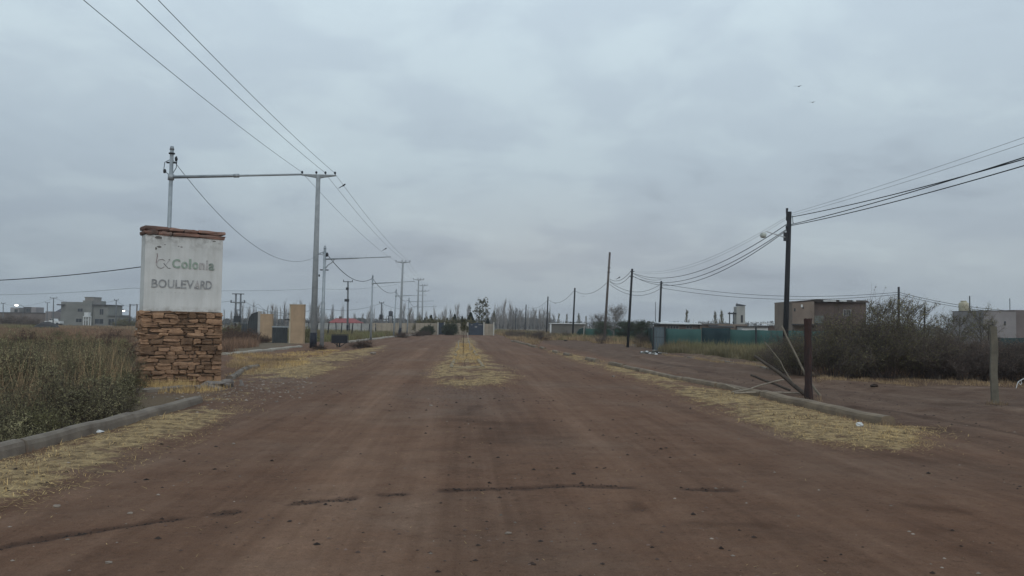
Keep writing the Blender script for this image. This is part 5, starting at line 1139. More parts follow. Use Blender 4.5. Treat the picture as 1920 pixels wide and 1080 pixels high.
def rod(pts, r0, r1, m, label, group='broken barrier poles by the reddish post'):
    q = []
    for (px, py, d) in pts: q.append(A(px, py, d))
    qs = [q[0]]
    for a, b2 in zip(q[:-1], q[1:]):
        for k in range(1, 5): qs.append(a.lerp(b2, k/4)+Vector((random.uniform(-.008, .008), 0, random.uniform(-.008, .008))))
    n = len(qs); mb = MB().tube(qs, [r0+(r1-r0)*i/(n-1) for i in range(n)], 8); single(mb, 'barrier_pole', m, label, 'pole', group, smooth=True)
dd = 1500*1.5/(748-hz(1510))
rod([(1512, 742, dd+.3), (1461, 700, dd+.6), (1415, 667, dd+1.0)], .062, .038, stick_d, 'thickest dark pole slanting down from the left to the reddish post')
rod([(1482, 732, dd+.9), (1444, 717, dd+1.1), (1407, 703, dd+1.3)], .035, .030, stick_d, 'short dark pole end propped low, left of the thick slanting pole')
rod([(1545, 752, dd-.1), (1515, 712, dd+.5), (1484, 650, dd+1.2), (1466, 612, dd+1.7)], .032, .030, stick, 'long thin pole leaning behind the reddish post, its top before the dark pole')
rod([(1487, 722, dd+1.1), (1463, 678, dd+1.5), (1434, 641, dd+2.0)], .022, .014, stick, 'thin twig-like pole between the thick and the long slanting poles')
rod([(1372, 735, dd+.3), (1402, 731, dd+.6), (1432, 720, dd+.9), (1481, 709, dd+1.3)], .022, .020, stick_p, 'pale bent pole rising to the right behind the kerb')
rod([(1377, 737, dd+.3), (1430, 735.5, dd+.4), (1502, 737, dd+.5)], .026, .022, stick_p, 'pale pole lying level along the kerb top')
rod([(1360, 721, dd+.9), (1372, 726, dd+.8), (1395, 733, dd+.6)], .02, .02, stick_p, 'short pale pole tip lying left of the level pole')
q = G(1908, 728); mb = MB().tube([q+Vector((-.05, 0, 0)), q+Vector((0, 0, .17)), q+Vector((.03, 0, .22)), q+Vector((.12, 0, .27)), q+Vector((.16, .02, .16)), q+Vector((.10, .0, .12)), q+Vector((.02, 0, .20))], .012, 6)
mb2 = MB().tube([q+Vector((.12, 0, .27)), q+Vector((.30, 0, .36)), q+Vector((.45, 0, .40))], .012, 6); b0_ = len(mb.v); mb.v += mb2.v; mb.f += [tuple(i+b0_ for i in f) for f in mb2.f]
single(mb, 'bent_wire', white_paint, 'bit of bent white wire frame at the right edge before the brush', 'wire frame')

# ------------------------------------------------------------------ vegetation
def segs_mesh(name, P0, P1, R0_, R1_, m):
    """three-sided tapered twigs between P0 and P1"""
    n = len(P0); D = P1-P0; L = np.linalg.norm(D, axis=1, keepdims=True)+1e-9; D = D/L
    ref = np.where(np.abs(D[:, 2:3]) < .9, np.array([[0, 0, 1.]]), np.array([[1., 0, 0]]))
    U = np.cross(D, ref); U /= np.linalg.norm(U, axis=1, keepdims=True)+1e-9; Vv = np.cross(D, U)
    vs = []
    for P, Rr in ((P0, R0_), (P1, R1_)):
        for k in range(3):
            an = 2.0944*k; vs.append(P+(U*math.cos(an)+Vv*math.sin(an))*Rr[:, None])
    V = np.stack(vs, 1).reshape(-1, 3); o = np.arange(n)[:, None]*6
    Fc = np.concatenate([np.array([[k, (k+1) % 3, 3+(k+1) % 3, 3+k]])+o for k in range(3)])
    return np_mesh(name, V, Fc, m, smooth=True)
def leaves_mesh(name, P, S, m, seed, elong=1.6, upbias=.2):
    r = np.random.default_rng(seed); n = len(P); A_ = r.normal(size=(n, 3)); A_[:, 2] += upbias; A_ /= np.linalg.norm(A_, axis=1, keepdims=True)
    B_ = r.normal(size=(n, 3)); B_ -= A_*(A_*B_).sum(1, keepdims=True); B_ /= np.linalg.norm(B_, axis=1, keepdims=True)
    S = S[:, None]; V = np.stack([P-A_*S*elong, P+B_*S*.6, P+A_*S*elong, P-B_*S*.6], 1).reshape(-1, 3)
    return np_mesh(name, V, np.array([[0, 1, 2, 3]])+np.arange(n)[:, None]*4, m)
def bez(a, b_, c_, t_): return a*(1-t_)**2+2*b_*t_*(1-t_)+c_*t_**2
def shrub_meshes(seed, Rr, Hh, nst, ntw, nlf, lsz, m_tw, m_lf, tr=.012, open_=.0, twl=.3):
    """many stems from a wide foot, fine twigs on them, small leaves on the twigs"""
    r = np.random.default_rng(seed)
    a = r.uniform(0, 6.283, nst); rr = Rr*np.sqrt(r.uniform(.0, 1, nst)); T = np.stack([np.cos(a)*rr, np.sin(a)*rr, Hh*np.sqrt(np.clip(1-(rr/Rr)**2*.75, .1, 1))*r.uniform(.5, 1.12, nst)], 1)
    bump = 1+.18*np.sin(a*3+seed)+.12*np.sin(a*5+seed*2); T[:, :2] *= bump[:, None]; T[:, 2] *= (1+.15*np.sin(a*2+seed*1.3))
    P0 = np.stack([T[:, 0]*.35, T[:, 1]*.35, np.zeros(nst)], 1)+r.normal(0, .05, (nst, 3))*[1, 1, 0]; C = (P0+T)/2+r.normal(0, .12, (nst, 3))+[0, 0, .15*Hh]
    K_ = 4; a0 = []; a1 = []; r0 = []; r1 = []
    for k in range(K_):
        a0.append(bez(P0, C, T, k/K_)); a1.append(bez(P0, C, T, (k+1)/K_)); r0.append(np.full(nst, tr*(1-k/K_*.8))); r1.append(np.full(nst, tr*(1-(k+1)/K_*.8)))
    si = r.integers(0, nst, ntw); t_ = r.uniform(.25, 1, ntw)[:, None]; Q = bez(P0[si], C[si], T[si], t_)
    D = r.normal(size=(ntw, 3))*[1, 1, .8]+[0, 0, .55]; D /= np.linalg.norm(D, axis=1, keepdims=True); Lt = (twl*r.uniform(.4, 1.1, ntw))[:, None]
    Q1 = Q+D*Lt; Q1[:, 2] = np.maximum(Q1[:, 2], .02); Q2 = Q1+(D*.8+r.normal(0, .45, (ntw, 3)))*Lt*.6; Q2[:, 2] = np.maximum(Q2[:, 2], .02)
    a0 += [Q, Q1]; a1 += [Q1, Q2]; r0 += [np.full(ntw, tr*.4), np.full(ntw, tr*.28)]; r1 += [np.full(ntw, tr*.28), np.full(ntw, tr*.12)]
    tw = segs_mesh('branches', np.concatenate(a0), np.concatenate(a1), np.concatenate(r0), np.concatenate(r1), m_tw)
    if nlf == 0: return tw, None
    li = r.integers(0, ntw, nlf); u = r.random(nlf)[:, None]; LP_ = np.where(u < .5, Q[li]+(Q1[li]-Q[li])*u*2, Q1[li]+(Q2[li]-Q1[li])*(u-.5)*2)+r.normal(0, .025, (nlf, 3)); LP_[:, 2] = np.maximum(LP_[:, 2], .01)
    return tw, leaves_mesh('foliage', LP_, lsz*r.uniform(.5, 1.3, nlf), m_lf, seed+1, 1.7)
def plant(name, meshes, loc, label, cat, group, s=1.0, rz=None, sz=None, names=('branches', 'foliage')):
    z = hz_(loc) if abs(loc[0]) < 140 and 2 < loc[1] < 150 else 0
    e = thing(name, (loc[0], loc[1], z-.02), label, cat, group, rz=random.uniform(0, 6.28) if rz is None else rz); e.scale = (s, s, sz or s)
    for me, nm in zip(meshes, names):
        if me: link(nm, me, e)
    return e
# left: grey-green feathery shrubs behind the kerb
L1 = [shrub_meshes(10+i, 1.5, 1.65, 48, 1500, 10500, .019, twig_brown, leaf_grey, .010, twl=.46) for i in range(3)]
L2 = [shrub_meshes(20+i, .8, .95, 40, 700, 6000, .016, twig_brown, leaf_olive if i else leaf_grey, .007, twl=.26) for i in range(2)]
F1 = [shrub_meshes(50+i, 1.6, 1.3, 40, 900, 3500, .035, twig_brown, (leaf_rust, leaf_brown, leaf_olive)[i], .012, twl=.4) for i in range(3)]
def S(proto, px, d, h_, lab, group, hp, name='shrub', wide=1.0):
    b = B(px, d); s = h_/hp; return plant(name, proto, (b.x, b.y), lab, 'shrub', group, s*wide, sz=s)
gl = 'feathery shrubs behind the left kerb'
rowsL = [(-60, 10.4, 1.35, 'foremost shrub cut by the left edge of the photo'), (30, 11.6, 1.3, 'tall feathery shrub just above the left end of the kerb'), (110, 12.4, 1.68, 'grey-green feathery shrub in the middle of the left clump'), (178, 13.6, 1.22, 'rounded feathery shrub on the right side of the left clump'),
         (-110, 13.5, 1.7, 'tall shrub mostly cut off by the left edge'), (-10, 14.5, 1.75, 'second-row feathery shrub at the left edge'), (72, 15.5, 1.5, 'second-row shrub behind the middle of the left clump'), (150, 16.5, 1.6, 'second-row shrub left of the entrance sign'), (205, 18, 1.25, 'small back shrub close to the entrance sign')]
for i, (px, d, h_, lb) in enumerate(rowsL): S(L1[i % 3], px, d, h_*.92, lb, gl, 1.95)
for i, (px, d, h_, lb) in enumerate(((-90, 19, 1.3, 'olive scrub at the left edge behind the near clump'), (-20, 20.5, 1.25, 'olive scrub behind the near clump, far left'), (45, 19.5, 1.35, 'loose olive scrub behind the clump, left of centre'), (100, 21.5, 1.3, 'loose olive scrub behind the centre of the clump'), (150, 20, 1.25, 'loose olive scrub behind the right of the clump'), (195, 22.5, 1.2, 'olive scrub just left of the sign plinth'), (225, 26, 1.2, 'scrub in the field left of the sign plinth'), (10, 27, 1.3, 'brownish scrub farther back at left'), (80, 29, 1.2, 'brownish scrub farther back, left field'), (140, 31, 1.3, 'brownish scrub farther back toward the sign'), (185, 35, 1.2, 'small scrub far back left of the sign'), (-60, 33, 1.4, 'scrub far back at the left edge'), (50, 42, 1.3, 'low scrub before the dark earth mound'), (120, 48, 1.3, 'low scrub before the two-storey concrete house'), (215, 52, 1.3, 'low scrub in the field beside the sign'))):
    S(L1[i % 3] if i < 6 else F1[(0, 2)[i % 2]], px, d, h_*(1.0 if i < 6 else .72), lb, 'scrub spreading back over the left field', 1.9 if i < 6 else 1.3, wide=1.15)
for i, (px, d, h_, lb) in enumerate(((212, 14.9, .95, 'low olive shrub sloping down toward the sign foot'), (238, 16.0, .62, 'lowest olive tuft of the clump, touching the concrete slab'), (150, 12.9, .85, 'low shrub hanging over the left kerb'), (60, 10.9, .8, 'low dark shrub at the kerb, left end'), (0, 9.9, .75, 'low shrub in the lower left corner above the kerb'))):
    S(L2[i % 2], px, d, h_, lb, gl, .95)
# right: big dark brush
R1_ = [shrub_meshes(30+i, 1.9, 2.3, 90, 2600, 9000, .022, twig_dark, leaf_dark if i < 2 else leaf_brown, .012, twl=.42) for i in range(3)]
gr = 'dark brush along the far side of the dirt track'
rowsR = [(1490, 25.5, 1.55, 1, 'lighter brush left of the reddish post'), (1560, 24.6, 2.1, 0, 'dark brush just right of the reddish post'), (1618, 25, 2.5, 1, 'tall olive-topped brush before the block house'), (1668, 24.4, 2.2, 0, 'dark olive brush before the block house corner'), (1718, 24.6, 2.15, 1, 'dark brush under the wooden pole by the sparse trees'), (1765, 24.2, 1.95, 2, 'brown-grey brush in the middle of the right thicket'), (1812, 24.0, 1.85, 2, 'brown-grey brush below the cream water tank'), (1858, 23.8, 1.75, 2, 'brown brush directly behind the concrete post'), (1905, 23.4, 1.7, 2, 'brown brush right of the concrete post'), (1950, 23, 1.7, 2, 'brown brush cut by the right edge'),
         (1590, 28, 2.5, 0, 'back-row olive brush hiding the block house base'), (1645, 28.5, 2.55, 1, 'tallest back-row brush right of the block house window'), (1700, 29, 2.3, 0, 'back-row brush left of the short dark post'), (1755, 29, 2.25, 1, 'back-row brush under the short dark post'), (1810, 29, 1.9, 0, 'back-row brush around the water tank stand'), (1865, 27, 1.8, 2, 'back-row brush below the pale house'), (1925, 27, 1.8, 2, 'back-row brush below the teal net at the edge'), (1535, 29, 1.9, 1, 'back-row brush behind the reddish post top')]
for px, d, h_, k, lb in rowsR: S(R1_[k], px, d, h_*(.96 if px < 1740 else .88), lb, gr, 2.3)
R2 = [shrub_meshes(40+i, .9, 1.5, 46, 900, 1500 if i else 500, .02, twig_dark, leaf_brown, .009, twl=.34) for i in range(2)]
for px, d, h_, lb in ((1472, 27.5, 1.9, 'dark bare bush round the foot of the nearest wooden pole'), (1452, 29, 1.15, 'bare bush left of the nearest wooden pole'), (1440, 33, .8, 'bare bush before the right part of the green fence')): S(R2[0], px, d, h_, lb, 'bare bushes by the nearest wooden pole', 1.5)
for i, (px, d, h_, lb) in enumerate(((962, 92, 1.5, 'dark grey bush at the right verge near the far gate'), (978, 86, 1.3, 'dark grey bush right of the far verge bush'), (998, 80, 1.2, 'grey-brown bush between the far pair of poles'), (1012, 74, 1.4, 'brown bush left of the grey low house pole'), (1036, 84, 1.1, 'brown bush before the grey low house'), (1060, 86, 1.2, 'brown bush right of the brush before the low house'), (1128, 68, 1.2, 'olive bush at the foot of the tallest brown pole'), (1205, 62, 1.2, 'olive bush between leaning pole and blue-grey panel'))): S(R2[i % 2], px, d, h_, lb, 'bushes along the far right verge', 1.5, wide=1.5)
# left field bushes
fl = [(20, 150, 2.6, 1, 'dark purple-brown bush before the low brown building'), (60, 135, 1.8, 1, 'dark bush before the low brown building, right one'), (44, 145, 2.4, 1, 'dark bush mass under the rooftop rooms'), (440, 55, 1.3, 0, 'reddish brown bush right of the entrance sign'), (460, 52, 1.1, 0, 'reddish dry bush before the arched gate'), (430, 48, 1.1, 0, 'rusty dry weeds bush touching the sign in view'), (478, 54, .8, 0, 'low reddish bush at the foot of the shorter pillar'), (497, 57, .6, 0, 'small reddish bush before the shorter cream pillar'), (425, 66, 1.5, 2, 'olive bush behind the rusty bushes right of the sign'), (455, 70, 1.5, 2, 'olive bush before the transformer frame'), (575, 60, 1.1, 2, 'grey-green bush between tall pillar and concrete pole'), (570, 75, 1.4, 2, 'olive bush behind the tall cream pillar'), (240, 150, 2.2, 2, 'dark green hedge bush left of the entrance sign'), (228, 160, 2.0, 2, 'dark green hedge bush by the distant two-legged frame')]
for px, d, h_, k, lb in fl: S(F1[k], px, d, h_, lb, 'bushes in the left field', 1.3)
# dead brush heaps
hp = shrub_meshes(61, .8, .35, 30, 700, 900, .02, twig_brown, leaf_rust, .01, twl=.3)
for px, d, s, lb in ((676, 47.5, 1.25, 'heap of dead reddish brush on the straw right of the litter basket'), (752, 83, 1.5, 'low heap of dead brush beside the second concrete pole'), (783, 95, 1.4, 'dark low heap at the far end of the left verge'), (796, 102, 1.6, 'far heap of brush before the cream wall'), (600, 43, .7, 'small tuft of dead brush before the concrete pole')):
    b = B(px, d); plant('brush_heap', hp, (b.x, b.y), lb, 'brush heap', 'heaps of dead brush', s)
# dark earth mound at left, rubble heap at right
def heap(name, px0, px1, ytop, d, m, label, cat, seed):
    p0, p1 = B(px0, d), B(px1, d); cx = (p0+p1)/2; w_ = (p1-p0).length/2; h_ = A((px0+px1)/2, ytop, d).z
    mb = MB(); n, mm = 22, 8; rd = random.Random(seed); vs = []; fs = []
    for i in range(mm+1):
        f = i/mm
        for k in range(n):
            an = 6.283*k/n; rr = (1-f)*(1+.15*math.sin(3*an+seed)+rd.uniform(-.06, .06)); vs.append((cx.x+w_*rr*math.cos(an), cx.y+w_*.7*rr*math.sin(an), -.1+(h_+.1)*math.sin(f*1.57)*(1+rd.uniform(-.06, .06))))
    for i in range(mm):
        for k in range(n): fs.append((i*n+k, i*n+(k+1) % n, (i+1)*n+(k+1) % n, (i+1)*n+k))
    mb.add(vs, fs); return single(mb, name, m, label, cat, smooth=False)
heap('earth_mound', 58, 120, 603.5, 105, mat('dark_spoil', (.060, .058, .060), (.035, .034, .035), .8, .95, .8, 6), 'dark grey earth mound in the field before the white pickup', 'mound', 3)
heap('earth_mound', 1040, 1056, 631.5, 88, mat('brown_spoil', (.17, .13, .105), (.11, .085, .07), 1.2, .95, .8, 6), 'small brown earth mound before the grey low house', 'mound', 5)
rub = mat('rubble_grey', (.16, .155, .14), (.07, .068, .06), 4, .95, .8, 20, rnd=.5); b0 = B(1222, 43)
e = thing('rubble_heap', b0, 'low heap of grey and white rubble beside the dirt track', 'rubble heap'); rd = random.Random(9)
for k in range(46):
    a = rd.uniform(0, 6.28); q = math.sqrt(rd.random()); x_ = b0.x+q*math.cos(a)*1.0; y_ = b0.y+q*math.sin(a)*.8; s = rd.uniform(.06, .17)
    MB().blob((x_, y_, .02+.26*(1-q)*rd.random()+s*.2), s, s*.8, s*.6, k, .3, 6, 4).build('rubble_piece', white_paint if rd.random() < .07 else rub, e)
for i, (px, py, s, lb) in enumerate(((1060, 640, .16, 'brown clod at the foot of the dark pole by the grey house'), (1090, 635.5, .2, 'white block beside the far net corner post'), (1302, 661, .1, 'white scrap on the bank right of the rubble heap'), (1452, 690, .08, 'small white stone at the foot of the bare bush'), (1638, 726, .10, 'dark clod on the bank before the right brush'), (1150, 707, .05, 'small pale stone on the road near the right straw'), (700, 664, .15, 'pale straw-coloured plate lying at the left road edge'))):
    q = G(px, py); single(MB().blob((q.x, q.y, s*.4+hz_(q)), s*1.3, s, s*.6, i, .25), 'clod' if 'clod' in lb else 'pale_stone', (peb_dark if 'dark' in lb or 'brown' in lb else white_paint if 'white' in lb else peb_light), lb, 'clod' if 'clod' in lb else 'stone')
# median saplings
def sapling(px, d, ytop, label, leaf=True, bare=.5, r_=.02):
    b = B(px, d); h_ = A(px, ytop, d).z; r = np.random.default_rng(int(px*7)); n = 26 if leaf else 8
    P0 = np.zeros((6, 3)); zs = np.linspace(0, h_, 7); ln = r.normal(0, .03, (7, 2)).cumsum(0); st = np.column_stack([ln, zs]); tb = r.uniform(bare, 1, n); Q = np.column_stack([np.interp(tb*h_, zs, ln[:, 0]), np.interp(tb*h_, zs, ln[:, 1]), tb*h_])
    D = r.normal(size=(n, 3))*.5+[0, 0, .7]; D /= np.linalg.norm(D, axis=1, keepdims=True); L_ = (h_*.25*(1.15-tb))[:, None]; Q1 = Q+D*L_
    tw = segs_mesh('stem', np.concatenate([st[:-1], Q]), np.concatenate([st[1:], Q1]), np.concatenate([np.linspace(r_, r_*.4, 6), np.full(n, r_*.35)]), np.concatenate([np.linspace(r_*.9, r_*.3, 6), np.full(n, r_*.12)]), twig_brown)
    lf = None
    if leaf: li = r.integers(0, n, 900); lf = leaves_mesh('foliage', Q[li]+(Q1-Q)[li]*r.uniform(.1, 1.1, (900, 1))+r.normal(0, .05, (900, 3)), .03*r.uniform(.5, 1.3, 900), leaf_poplar, 5)
    plant('sapling', (tw, lf), (b.x, b.y), label, 'sapling', 'saplings in the median', names=('stem', 'foliage'), rz=0)
sapling(872, 27, 664, 'nearest bare sapling stem in the straw of the median', leaf=False, bare=.75, r_=.013)
sapling(869, 36, 628, 'thin bare sapling behind the nearest one in the median', leaf=False, r_=.016)
sapling(868, 50, 600, 'leafy brown-green sapling in the median before the wide gate', bare=.55, r_=.022)
sapling(866, 68, 606, 'sapling farther along the median, hidden by the leafy one', bare=.5)
sapling(874, 84, 612, 'last small sapling at the far end of the median', bare=.4)
for px, d, yt, lb in ((861, 46, 640, 'pale stake left of the median saplings'), (882, 44, 640, 'pale leaning stake right of the median saplings'), (879, 60, 628, 'thin stake at the far right of the median')):
    b = B(px, d); single(MB().tube([b, A(px-2, yt, d)], [.03, .025], 6), 'stake', mat('pale_stick', None), lb, 'stake', 'stakes in the median')
# trees
def tree_meshes(seed, Hh, Wd, nl, nb, nt_, nlf, lsz, m_tw, m_lf, tr, trunk=.25, up=.6, sparse=1.0, crownfn=None):
    r = np.random.default_rng(seed); a0 = []; a1 = []; r0 = []; r1 = []
    n = 8; zs = np.linspace(0, Hh*.9, n); st = np.column_stack([r.normal(0, Wd*.02, (n, 2)).cumsum(0), zs]); st[0, :2] = 0
    rr = np.linspace(tr, tr*.15, n); a0.append(st[:-1]); a1.append(st[1:]); r0.append(rr[:-1]); r1.append(rr[1:])
    tb = r.uniform(trunk, .95, nb); Q = np.column_stack([np.interp(tb*Hh*.9, zs, st[:, 0]), np.interp(tb*Hh*.9, zs, st[:, 1]), tb*Hh*.9])
    an = r.uniform(0, 6.283, nb); prof = crownfn(tb) if crownfn else np.sin(np.clip((tb-trunk)/(1-trunk), 0, 1)*2.6+.35)
    Lb = Wd*.55*prof*r.uniform(.6, 1.1, nb); D = np.stack([np.cos(an)*Lb, np.sin(an)*Lb, Lb*up*r.uniform(.6, 1.5, nb)+.05*Hh], 1); Q1 = Q+D*.55+r.normal(0, .04*Wd, (nb, 3)); Q2 = Q+D
    a0 += [Q, Q1]; a1 += [Q1, Q2]; r0 += [np.full(nb, tr*.3), np.full(nb, tr*.2)]; r1 += [np.full(nb, tr*.2), np.full(nb, tr*.09)]
    ti = r.integers(0, nb, nt_); u = r.uniform(.3, 1, nt_)[:, None]; T0 = np.where(u < .55, Q[ti]+(Q1[ti]-Q[ti])*u/.55, Q1[ti]+(Q2[ti]-Q1[ti])*(u-.55)/.45)
    Dt = r.normal(size=(nt_, 3))*.6+[0, 0, up*.8]; Dt /= np.linalg.norm(Dt, axis=1, keepdims=True); T1 = T0+Dt*(Wd*.17*r.uniform(.5, 1.2, nt_))[:, None]
    a0.append(T0); a1.append(T1); r0.append(np.full(nt_, tr*.08)); r1.append(np.full(nt_, tr*.03))
    tw = segs_mesh('trunk', np.concatenate(a0), np.concatenate(a1), np.concatenate(r0), np.concatenate(r1), m_tw); lf = None
    if nlf:
        keep = r.random(nt_) < sparse; kk = np.nonzero(keep)[0]; li = kk[r.integers(0, len(kk), nlf)]
        lf = leaves_mesh('crown', T0[li]+(T1-T0)[li]*r.uniform(0, 1.15, (nlf, 1))+r.normal(0, Wd*.025, (nlf, 3)), lsz*r.uniform(.5, 1.4, nlf), m_lf, seed+3, 1.3)
    return tw, lf
def T(meshes, px, d, h_, hp_, label, group=None, name='tree', wide=1.0):
    b = B(px, d); s = h_/hp_; return plant(name, meshes, (b.x, b.y), label, 'tree', group, s*wide, sz=s, names=('trunk', 'crown'))
def htop(px, py, d): return A(px, py, d).z
pop = [tree_meshes(70+i, 12, 2.6, 0, (34, 60, 22, 44)[i], (330, 520, 200, 420)[i], 0, 0, twig_grey, None, .17, trunk=.10, up=4.0, crownfn=lambda t_: np.clip(.75-.35*t_, .2, .7)) for i in range(4)]
popd = [tree_meshes(80+i, 12, 2.3, 0, 60, 420, 1600, .12, twig_grey, leaf_dark, .18, trunk=.10, up=2.3, crownfn=lambda t_: np.clip(1.2-t_, .3, 1)) for i in range(2)]
rd = random.Random(11); used = 0
def poplar_row(x0, x1, n, y_lo, y_hi, d0, d1, label, group):
    for i in range(n):
        px = x0+(x1-x0)*(i+rd.gauss(.5, 1.6))/n; d = rd.uniform(d0, d1); yt = y_hi+(y_lo-y_hi)*rd.random()**.55
        T(pop[rd.randrange(4)], px, d, htop(px, yt, d), 12, label, group, 'poplar_tree', rd.uniform(.7, 2.2))
poplar_row(425, 600, 48, 590, 562, 190, 260, 'bare grey poplar in the far row behind the cream pillars and arched gate', 'bare poplars behind the cream pillars')
poplar_row(600, 740, 36, 596, 568, 200, 280, 'bare grey poplar in the far row above the red roof and white wall', 'bare poplars above the red roof')
poplar_row(745, 880, 34, 594, 568, 190, 270, 'bare grey poplar in the far row behind the cream front wall', 'bare poplars behind the front wall')
poplar_row(918, 1035, 56, 592, 566, 200, 280, 'bare grey poplar in the far row between front wall and grey low house', 'bare poplars right of the front wall')
poplar_row(-40, 110, 6, 600, 588, 260, 330, 'bare distant poplar beyond the low brown building', 'bare poplars far left')
for px, yt, d, lb in ((1048, 587, 200, 'narrow dark poplar above the left part of the grey low house'), (1062, 588, 200, 'narrow dark poplar above the middle of the grey low house'), (1085, 586, 200, 'narrow dark poplar just right of the grey house pole'), (1098, 592, 200, 'narrow dark poplar above the far net corner'), (1289, 580, 170, 'dark spire tree above the white sheet roof'), (1341, 582, 170, 'left one of two dark spire trees behind the low house'), (1353, 580, 170, 'right one of two dark spire trees behind the low house'), (926, 580, 200, 'taller grey poplar just right of the front wall'), (946, 563, 230, 'tallest bare poplar right of the front wall'),
                      (766, 586, 150, 'narrow dark poplar between concrete poles')):
    T(popd[rd.randrange(2)] if px != 946 else pop[1], px, d, htop(px, yt, d), 12, lb, 'single narrow trees', 'poplar_tree', 1.2)
# leafy poplars beyond the gate
for i, (px, yt, w_, lb) in enumerate(((907, 555, 3.4, 'tallest sparse-leaved poplar above the wide blue gate'), (893, 562, 2.6, 'thin-leaved poplar left of the tallest poplar'), (881, 568, 1.6, 'smallest sparse poplar above the dark conifer'))):
    d = 135; tw = tree_meshes(90+i, 10, w_*1.1, 0, 80, 420, (1900, 520, 300)[i], .15, twig_grey, leaf_poplar, .06, trunk=.08, up=.7, sparse=(.45, .05, .04)[i], crownfn=lambda t_: np.clip(1.6-t_*1.2, .25, .8)); T(tw, px, d, htop(px, yt, d), 10, lb, 'leafy poplars beyond the gate', 'poplar_tree')
def conifer(seed, Hh, Wd, n=5200):
    r = np.random.default_rng(seed); t_ = r.random(n)**.75; an = r.uniform(0, 6.283, n); rr = Wd/2*(1-t_)**.8*np.sqrt(r.uniform(.35, 1, n))*(1+.2*np.sin(an*4+t_*9)); P = np.stack([np.cos(an)*rr, np.sin(an)*rr, t_*Hh*.96+.1], 1)
    lf = leaves_mesh('crown', P, .11*r.uniform(.5, 1.3, n), leaf_conifer, seed, 1.5, .8)
    m_ = 160; t2 = r.random(m_); a2 = r.uniform(0, 6.283, m_); Q = np.column_stack([np.zeros((m_, 2)), t2*Hh]); Q1 = Q+np.stack([np.cos(a2), np.sin(a2), np.full(m_, .15)], 1)*(Wd/2*(1-t2)**.8)[:, None]
    tw = segs_mesh('trunk', np.concatenate([[[0, 0, 0]], Q]), np.concatenate([[[0, 0, Hh*.95]], Q1]), np.concatenate([[.14], np.full(m_, .03)]), np.concatenate([[.02], np.full(m_, .01)]), twig_brown); return tw, lf
cf = conifer(1, 5, 3.6); cf2 = conifer(2, 4, 2.0)
for px, yt, pr, hp_, lb in ((882, 584.5, cf, 5, 'broad dark conifer above the left half of the wide gate'), (808, 590.5, cf2, 4, 'round dark evergreen behind the wall left of the narrow door'), (852, 589, cf2, 4, 'dark evergreen behind the wall between door and gate'), (838, 596, cf2, 4, 'small dark evergreen right of the narrow door'), (866, 593, cf2, 4, 'small dark evergreen left of the broad conifer'), (914, 597, cf2, 4, 'small dark cypress above the short right wall'), (796, 596, cf2, 4, 'small dark evergreen above the left front wall')):
    T(pr, px, 122, htop(px, yt, 122), hp_, lb, 'evergreens behind the front wall', 'conifer_tree')
ivy = shrub_meshes(65, 1.0, 1.5, 60, 1500, 9000, .045, twig_brown, leaf_bush, .012, twl=.4)
for px, d, h_, lb in ((845, 107, 2.0, 'green bush against the front wall right of the narrow door'), (840, 108, 1.6, 'smaller green bush beside the narrow door'), (803, 106, 1.5, 'dark bush against the left front wall'), (795, 107, 1.2, 'low dark bush by the two dark stubs')): S(ivy, px, d, h_, lb, 'bushes against the front wall', 1.5)
# hedge tops behind the wall
hd = shrub_meshes(66, 1.6, 2.6, 60, 1500, 8000, .06, twig_brown, leaf_dark, .012, twl=.5)
for i in range(7): S(hd, 790+i*15, 118, 2.75, ('first', 'second', 'third', 'fourth', 'fifth', 'sixth', 'last')[i]+' dark hedge bush from the left behind the cream front wall', 'hedge behind the front wall', 2.6)
# mid-right trees
bt = tree_meshes(101, 6, 5.2, 0, 60, 900, 2600, .055, twig_grey, mat('pale_dry_leaf', (.16, .14, .12), (.10, .088, .076), 1, .9, island=.4), .13, trunk=.2, up=.5)
gt = tree_meshes(102, 4.5, 4.6, 0, 60, 700, 6500, .06, twig_brown, leaf_bush, .12, trunk=.12, up=.4)
T(bt, 1152, 86, htop(1152, 574, 86), 6, 'pale nearly bare round tree behind the tallest brown pole')
T(bt, 1122, 96, htop(1122, 590, 96), 6, 'small pale bare tree left of the tallest brown pole')
for px, yt, d, lb in ((1125, 604, 84, 'low green tree at the far net, left of the brown pole'), (1168, 602, 80, 'low green tree left of the leaning pole'), (1208, 603, 72, 'dark green tree between leaning pole and blue-grey panel'), (1192, 606, 78, 'low green tree right of the leaning pole')): T(gt, px, d, htop(px, yt, d), 4.5, lb, 'low green trees at the far net', wide=1.15)
st = [tree_meshes(110+i, 6, 4.6, 0, 40, 460, 900, .07, twig_brown, leaf_dark, .10, trunk=.10, up=.75, sparse=.4) for i in range(2)]
for i, (px, yt, d, lb) in enumerate(((1652, 566, 46, 'sparse dark tree at the right corner of the block house'), (1676, 560, 47, 'sparse dark tree left of the pole in the thicket'), (1706, 563, 48, 'sparse dark tree right of the pole in the thicket'), (1726, 572, 50, 'small sparse tree by the short dark post'), (1778, 592, 52, 'small sparse tree left of the cream water tank'), (1838, 577, 54, 'small sparse tree between cream tank and pale house'), (1852, 601, 50, 'low sparse tree before the corner of the pale house'), (1800, 590, 50, 'small sparse tree around the tank stand legs'))): T(st[i % 2], px, d, htop(px, yt, d), 6, lb, 'sparse trees behind the right brush')
